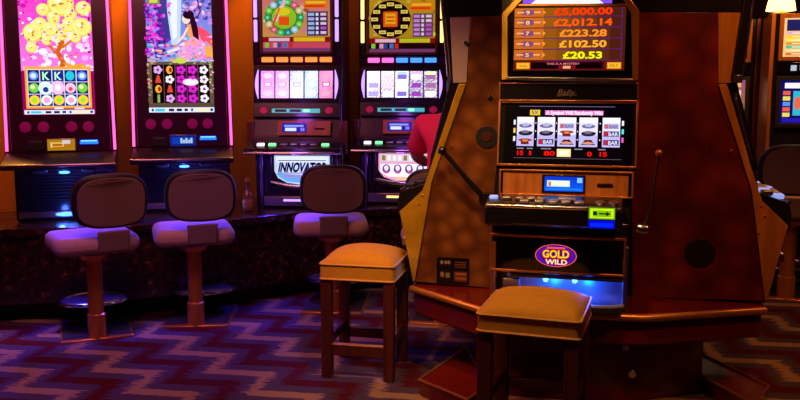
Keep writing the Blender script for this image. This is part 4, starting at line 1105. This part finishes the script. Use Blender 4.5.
swivel_stool((-.445, 5.38, 0), R(-4), 'swivel stool with rounded back in front of the INNOVATOR machine', 10, .015)
S4 = Vector((.26, 5.12, 0))
swivel_stool(S4, R(-12), 'swivel stool in which the person in pink sits')
swivel_stool((2.66, 5.72, 0), R(-18), 'swivel stool with dark rounded back standing at the far right machine').scale = (1.13, 1.13, 1.1)

# ------------------------------------------------------------------ person in pink on the fourth stool
def skin_mesh(name, verts, edges, radii, mat, parent, root=0, levels=2):
    me = bpy.data.meshes.new(name); me.from_pydata(verts, edges, [])
    o = bpy.data.objects.new(name, me); COL.objects.link(o)
    sk = o.modifiers.new('skin', 'SKIN'); sk.use_smooth_shade = True
    for i, r in enumerate(radii):
        sv = me.skin_vertices[0].data[i]; sv.radius = r if isinstance(r, tuple) else (r, r); sv.use_root = (i == root)
    sb = o.modifiers.new('sub', 'SUBSURF'); sb.levels = levels; sb.render_levels = levels
    dg = bpy.context.evaluated_depsgraph_get(); m2 = bpy.data.meshes.new_from_object(o.evaluated_get(dg))
    bpy.data.objects.remove(o); bpy.data.meshes.remove(me)
    m2.materials.clear(); m2.materials.append(mat)
    o = bpy.data.objects.new(name, m2); COL.objects.link(o); o.parent = parent
    for p in m2.polygons: p.use_smooth = True
    return o
pr = empty('person', 'person in a bright pink top seated with back turned behind the wooden island', 'person', S4 + Vector((.0, 0, -.02)), R(-8))
V = [(0, .06, .74), (.005, .06, .90), (.02, .075, 1.06), (.045, .11, 1.20), (.065, .16, 1.28), (.08, .20, 1.325), (.09, .235, 1.40), (.09, .245, 1.475),      # 0 pelvis .. 7 crown
     (-.13, .13, 1.24), (-.19, .20, 1.05), (-.15, .40, .98),            # 8 left shoulder elbow wrist
     (.22, .16, 1.24), (.29, .24, 1.05), (.22, .43, .98),               # 11 right
     (-.10, .10, .72), (-.14, .44, .70), (-.15, .46, .36), (-.15, .43, .08), (-.15, .55, .04),      # 14 left leg
     (.10, .10, .72), (.14, .44, .70), (.15, .46, .36), (.15, .43, .08), (.15, .55, .04)]           # 19 right leg
Eg = [(0, 1), (1, 2), (2, 3), (3, 4), (4, 5), (5, 6), (6, 7), (3, 8), (8, 9), (9, 10), (3, 11), (11, 12), (12, 13), (0, 14), (14, 15), (15, 16), (16, 17), (17, 18), (0, 19), (19, 20), (20, 21), (21, 22), (22, 23)]
Rd = [(.15, .11), (.13, .10), (.145, .105), (.15, .11), (.065, .06), (.046, .05), (.068, .085), (.066, .085), .06, .045, .03, .06, .045, .03,
      .09, .065, .05, .04, .035, .09, .065, .05, .04, .035]
body = skin_mesh('body', V, Eg, Rd, SKIN, pr)
k = 1.16
shirt = skin_mesh('pink_top', V[:4] + [(.06, .145, 1.265)] + [V[8], (-.195, .205, 1.05), V[11], (.285, .235, 1.05)], [(0, 1), (1, 2), (2, 3), (3, 4), (3, 5), (5, 6), (3, 7), (7, 8)],
                  [(.17, .125), (.155, .125), (.172, .13), (.178, .135), (.10, .09), .085, .066, .085, .066], PINK_SHIRT, pr)
trs = skin_mesh('trousers', [V[0]] + V[14:18] + V[19:23], [(0, 1), (1, 2), (2, 3), (3, 4), (0, 5), (5, 6), (6, 7), (7, 8)], [(.158, .118), .098, .075, .06, .052, .098, .075, .06, .052], DENIM, pr)
HC = Vector((.09, .245, 1.47))
bm = bmesh.new(); sphere(bm, HC + Vector((0, -.012, .012)), .1, (.92, 1.12, 1.14), 24)
bmesh.ops.delete(bm, geom=[v for v in bm.verts if (v.co.y > HC.y + .035 and v.co.z < HC.z + .045) or v.co.z < HC.z - .095], context='VERTS')
hair = link('hair', bm, HAIR, pr); hair.modifiers.new('thick', 'SOLIDIFY').thickness = .012
for sx_ in (-1, 1):
    bm = bmesh.new(); sphere(bm, HC + Vector((sx_ * .078, .02, -.005)), .03, (.4, .7, 1)); link('ear', bm, SKIN, pr)
    bm = bmesh.new(); sphere(bm, HC + Vector((sx_ * .03, .088, .01)), .012, (1.2, .6, .7)); link('eye', bm, DGLASS, pr)
bm = bmesh.new(); sphere(bm, HC + Vector((0, .10, -.018)), .016, (.8, 1.2, 1.6)); link('nose', bm, SKIN, pr)
bm = bmesh.new(); sphere(bm, HC + Vector((0, .088, -.055)), .022, (1, .4, .35)); link('mouth', bm, DIM_RED, pr)
for s, wv in ((-1, V[10]), (1, V[13])):
    w = Vector(wv); hv = [w, w + Vector((-s * .01, .06, -.005))]; he = [(0, 1)]; hr = [.026, (.036, .016)]
    for f, (dx, l) in enumerate(((-.028, .062), (-.009, .07), (.010, .066), (.027, .052))):
        i = len(hv); hv += [w + Vector((dx - s * .01, .085, -.006)), w + Vector((dx * 1.15 - s * .01, .085 + l * .55, -.014)), w + Vector((dx * 1.2 - s * .01, .085 + l * .9, -.034))]
        he += [(1, i), (i, i + 1), (i + 1, i + 2)]; hr += [.010, .009, .0075]
    i = len(hv); hv += [w + Vector((-s * .045, .05, -.012)), w + Vector((-s * .055, .085, -.02))]; he += [(1, i), (i, i + 1)]; hr += [.011, .009]
    skin_mesh('hand', hv, he, hr, SKIN, pr, 0, 1)

# ------------------------------------------------------------------ machines in the far right background
def back_machine(loc, yaw, label, top, main, cheek):
    fr = Frame(loc, yaw); m = empty('slot_machine', label, 'slot machine', loc, yaw, 'background slot machines')
    W = .31
    side = Plane(fr, (-W, 0, 0), (0, -1, 0), (0, 0, 1))
    bm = bmesh.new(); add_prism(bm, [(-.45, 0), (0, 0), (0, .80), (.06, .88), (.04, 1.02), (0, 1.42), (.0, 1.985), (-.45, 1.985)], side.pt, 0, -2 * W); link('cabinet', bm, BLACK, m, bevel=.006)
    for s in (-1, 1):
        bm = bmesh.new(); add_prism(bm, [(-.5, 0), (.05, 0), (.05, .85), (.08, .95), (.03, 1.4), (.03, 1.984), (-.46, 1.984)], Plane(fr, (s * (W + .015), 0, 0), (0, -1, 0), (0, 0, 1)).pt, -.014, .014)
        link('wood_cheek', bm, cheek, m, bevel=.004)
    P = front(fr, 0, 0)
    top.build('top_display', P, (-.25, 1.67, .25, 1.95), .004, GLOW, m)
    frame_ring('display_frame', P, (-.28, 1.64, .28, 1.98), .03, 0, .02, ORWOOD, m)
    Q = Plane(fr, (0, -.035, 1.14), (1, 0, 0), (0, .1, .995))
    main.build('reel_window', Q, (-.25, .04, .25, .36), .006, GLOW, m)
    frame_ring('reel_frame', Q, (-.28, .01, .28, .39), .03, 0, .02, SATIN, m)
    np_ = pbox('name_panel', P, (-.28, 1.545, .28, 1.63), 0, .02, DGLASS, m)
    A = Art((0, 0, 50, 8)); A.rect(6, 1.5, 10, 6.5, (.8, .85, .9)); A.rect(12, 1.5, 24, 3, (.7, .75, .85)); A.rect(12, 4, 22, 6, (.5, .55, .7)); A.build('name_sign', P, (-.25, 1.555, .25, 1.62), .021, GLOW_LOW, np_)
    bm = bmesh.new(); add_prism(bm, [(0, .80), (.06, .90), (.24, .85), (.24, .80)], side.pt, 0, -2 * W); link('button_deck', bm, SATIN, m, bevel=.006)
    for i in range(6): pbox('deck_button', Plane(fr, (0, -.15, .876), (1, 0, 0), (0, .963, .268)), (-.24 + i * .08, -.02, -.19 + i * .08, .02), -.003, .012, STEEL if i % 2 else LED_WHITE, m, .003)
    pbox('belly_glass', P, (-.24, .2, .24, .7), 0, .008, DGLASS, m)
    return m
def bg_top():
    A = Art((0, 0, 50, 48)); A.rect(0, 0, 50, 48, (.95, .72, .45), 0); A.rect(2, 2, 48, 16, (.10, .10, .30), 1)
    A.ell(25, 11, 13, 7, (.85, .45, .12), 2); A.ell(25, 8, 7, 4, (.95, .75, .3), 3)
    for j, c in enumerate(((.85, .6, .7), (.98, .75, .1), (.98, .85, .25), (.85, .5, .15), (.3, .7, .5), (.98, .8, .5), (.85, .4, .15))): A.rect(2, 17 + j * 4.3, 48, 20.6 + j * 4.3, c, 1); A.rect(6, 18.2 + j * 4.3, 40, 19.4 + j * 4.3, (.98, .9, .7), 2)
    return A
def bg_main():
    A = Art((0, 0, 50, 32)); A.rect(0, 0, 50, 32, (.06, .04, .30), 0); A.rect(3, 2, 30, 6, (.95, .9, .95), 1); A.ell(25, 4.5, 10, 2.4, (.95, .5, .1), 2)
    for i in range(5):
        A.rect(9 + i * 7, 8, 15 + i * 7, 26, ((.15, .65, .75), (.25, .75, .85), (.2, .6, .7))[i % 3], 1); A.ell(12 + i * 7, 17, 2.4, 5, (.85, .35, .25), 2)
    for j in range(5): A.rect(2, 8 + j * 4, 7, 11 + j * 4, ((.9, .3, .2), (.9, .8, .3), (.3, .5, .95))[j % 3], 1)
    A.rect(2, 28, 48, 31, (.12, .08, .6), 1)
    return A
B1 = at_z(823, 300, 0)
BM1 = Vector((3.065, 6.30, 0))
back_machine(BM1, R(-16), 'far right slot machine with a yellow pay table screen and wooden sides', bg_top(), bg_main(), ORWOOD)
A2 = Art((0, 0, 50, 48)); A2.rect(0, 0, 50, 48, (.10, .012, .015)); A2.rect(5, 5, 45, 40, (.25, .03, .03), 1)
BM2 = Vector((2.55, 7.0, 0))
back_machine(BM2, R(-14), 'dim slot machine far behind the island with a dark red top screen', A2, small_screen((.5, .25, .4), (.6, .35, .1), (.95, .75, .5)), REDWOOD)
# warm lamp on the far right machine
wl = empty('table_lamp', 'glowing amber lamp standing on top of the far right slot machine', 'lamp', (2.86, 6.52, 1.985), R(-16))
bm = bmesh.new(); add_lathe(bm, [(.07, 0), (.07, .012), (.02, .02), (.014, .05)], n=20); link('lamp_base', bm, BRONZE, wl)
bm = bmesh.new(); add_lathe(bm, [(.105, .03), (.10, .06), (.07, .20)], n=24); link('lamp_shade', bm, LAMP_WARM, wl)

# ------------------------------------------------------------------ light
def area(name, loc, target, size, power, col, spread=180, sy=None):
    l = bpy.data.lights.new(name, 'AREA'); l.energy = power; l.color = col; l.size = size; l.spread = R(spread)
    if sy: l.shape = 'RECTANGLE'; l.size_y = sy
    o = bpy.data.objects.new(name, l); COL.objects.link(o); o.location = loc
    o.rotation_euler = (Vector(target) - Vector(loc)).to_track_quat('-Z', 'Y').to_euler(); return o
def spot(name, loc, target, power, col, ang, blend=.6, r=.08):
    l = bpy.data.lights.new(name, 'SPOT'); l.energy = power; l.color = col; l.spot_size = R(ang); l.spot_blend = blend; l.shadow_soft_size = r
    o = bpy.data.objects.new(name, l); COL.objects.link(o); o.location = loc
    o.rotation_euler = (Vector(target) - Vector(loc)).to_track_quat('-Z', 'Y').to_euler(); return o
def point(name, loc, power, col, r=.02):
    l = bpy.data.lights.new(name, 'POINT'); l.energy = power; l.color = col; l.shadow_soft_size = r
    o = bpy.data.objects.new(name, l); COL.objects.link(o); o.location = loc; return o
WARM = (1, .50, .16)
spot('downlight_stool', (.2, 2.9, 2.9), (.35, 3.75, .6), 115, (1, .55, .17), 46)
spot('downlight_island', (-.7, 2.7, 2.8), (.2, 4.2, .9), 90, WARM, 36)
spot('downlight_right', (1.55, 2.6, 2.9), (1.75, 4.1, .8), 62, (1, .34, .07), 60)
spot('far_aisle_fill', (2.9, 3.6, 2.9), (2.3, 4.6, 0), 75, (1, .36, .09), 50)  # added fill that keeps the right-hand floor lit
spot('downlight_open_floor', (-.9, 3.2, 2.9), (-.9, 4.1, 0), 36, (1, .40, .2), 60)
for x, y in ((-2.62, 5.50), (-1.76, 5.92), (-1.02, 6.2), (-.32, 6.35)):
    spot('cove_light', (x, y - .05, 2.75), (x, y + .25, .6), 150 if x < -1.3 else (80 if x < -.8 else 8), (1, .40, .055), 60, .5, .05)
area('magenta_wash', (-1.6, 3.6, 2.8), (-1.5, 5.0, .4), .8, 26, (1, .24, .26))
for mloc, yw in ((V1, R(13)), (V2, R(9))):
    f = Frame(mloc, yw); point('under_deck_lamp', f.world((0, -.14, .33)), 1.6, (.06, .12, 1)); point('kick_lamp_glow', f.world((-.02, -.10, .05)), 1.0, (.05, .12, 1))
for mloc, yw, pw in ((V1, R(15), 40), (V2, R(12), 40), (M3, R(-4), 36)):
    f = Frame(mloc, yw); a = f.world((0, -.27, .33)); spot('under_deck_spot', a, f.world((.05, -1.15, -CT)), pw, (.07, .03, 1), 110, .7, .03)
f = CFR
for mloc, yw in ((M3, R(-4)), (M4, R(-6))):
    f = Frame(mloc, yw); point('violet_face_fill', f.world((0, -.34, .72)), 2.0, (.45, .10, 1), .06)  # added violet point light, tints the deck and cabinet face
    point('belly_glow', f.world((0, -.16, .37)), .8, (.35, .10, 1), .03)
f = CFR
point('tray_glow', f.world((-.05, -.05, tz - .03)), 1.0, (.0, .085, 1)); point('tray_glow', f.world((.10, -.05, tz - .03)), 1.0, (.0, .085, 1))
spot('stool_blue_fill', (.15, 4.09, .64), (-.02, 4.2, .56), 7, (.02, .10, 1), 30)  # added spot hung in mid-air, throws blue on the bench stool
spot('gold_frame_fill', (-.1, 2.6, 2.3), (.72, 3.95, 1.8), 95, (1, .55, .13), 17)  # added spot that brightens the gold frame of the top box
spot('blue_floor_wash', (-2.3, 3.4, 2.8), (-1.9, 4.35, 0), 75, (.07, .02, 1), 34)  # added spots from above that tint the carpet blue
spot('blue_floor_wash', (-1.2, 3.6, 2.8), (-.8, 4.75, 0), 50, (.12, .03, 1), 34)
spot('person_fill', (.1, 4.2, 2.8), (.3, 5.1, 1.2), 45, (1, .5, .4), 34)  # added spot that brightens the pink top
spot('far_right_downlight', (2.6, 5.6, 2.9), (2.8, 6.5, 1.2), 85, (1, .40, .07), 70)
w = bpy.data.worlds.new('dim_room'); sc.world = w; w.use_nodes = True
w.node_tree.nodes['Background'].inputs[0].default_value = (.25, .06, .06, 1); w.node_tree.nodes['Background'].inputs[1].default_value = .06

vs = sc.view_settings
vs.view_transform = 'Standard'; vs.look = 'None'; vs.gamma = 1; vs.exposure = 0; vs.use_curve_mapping = False
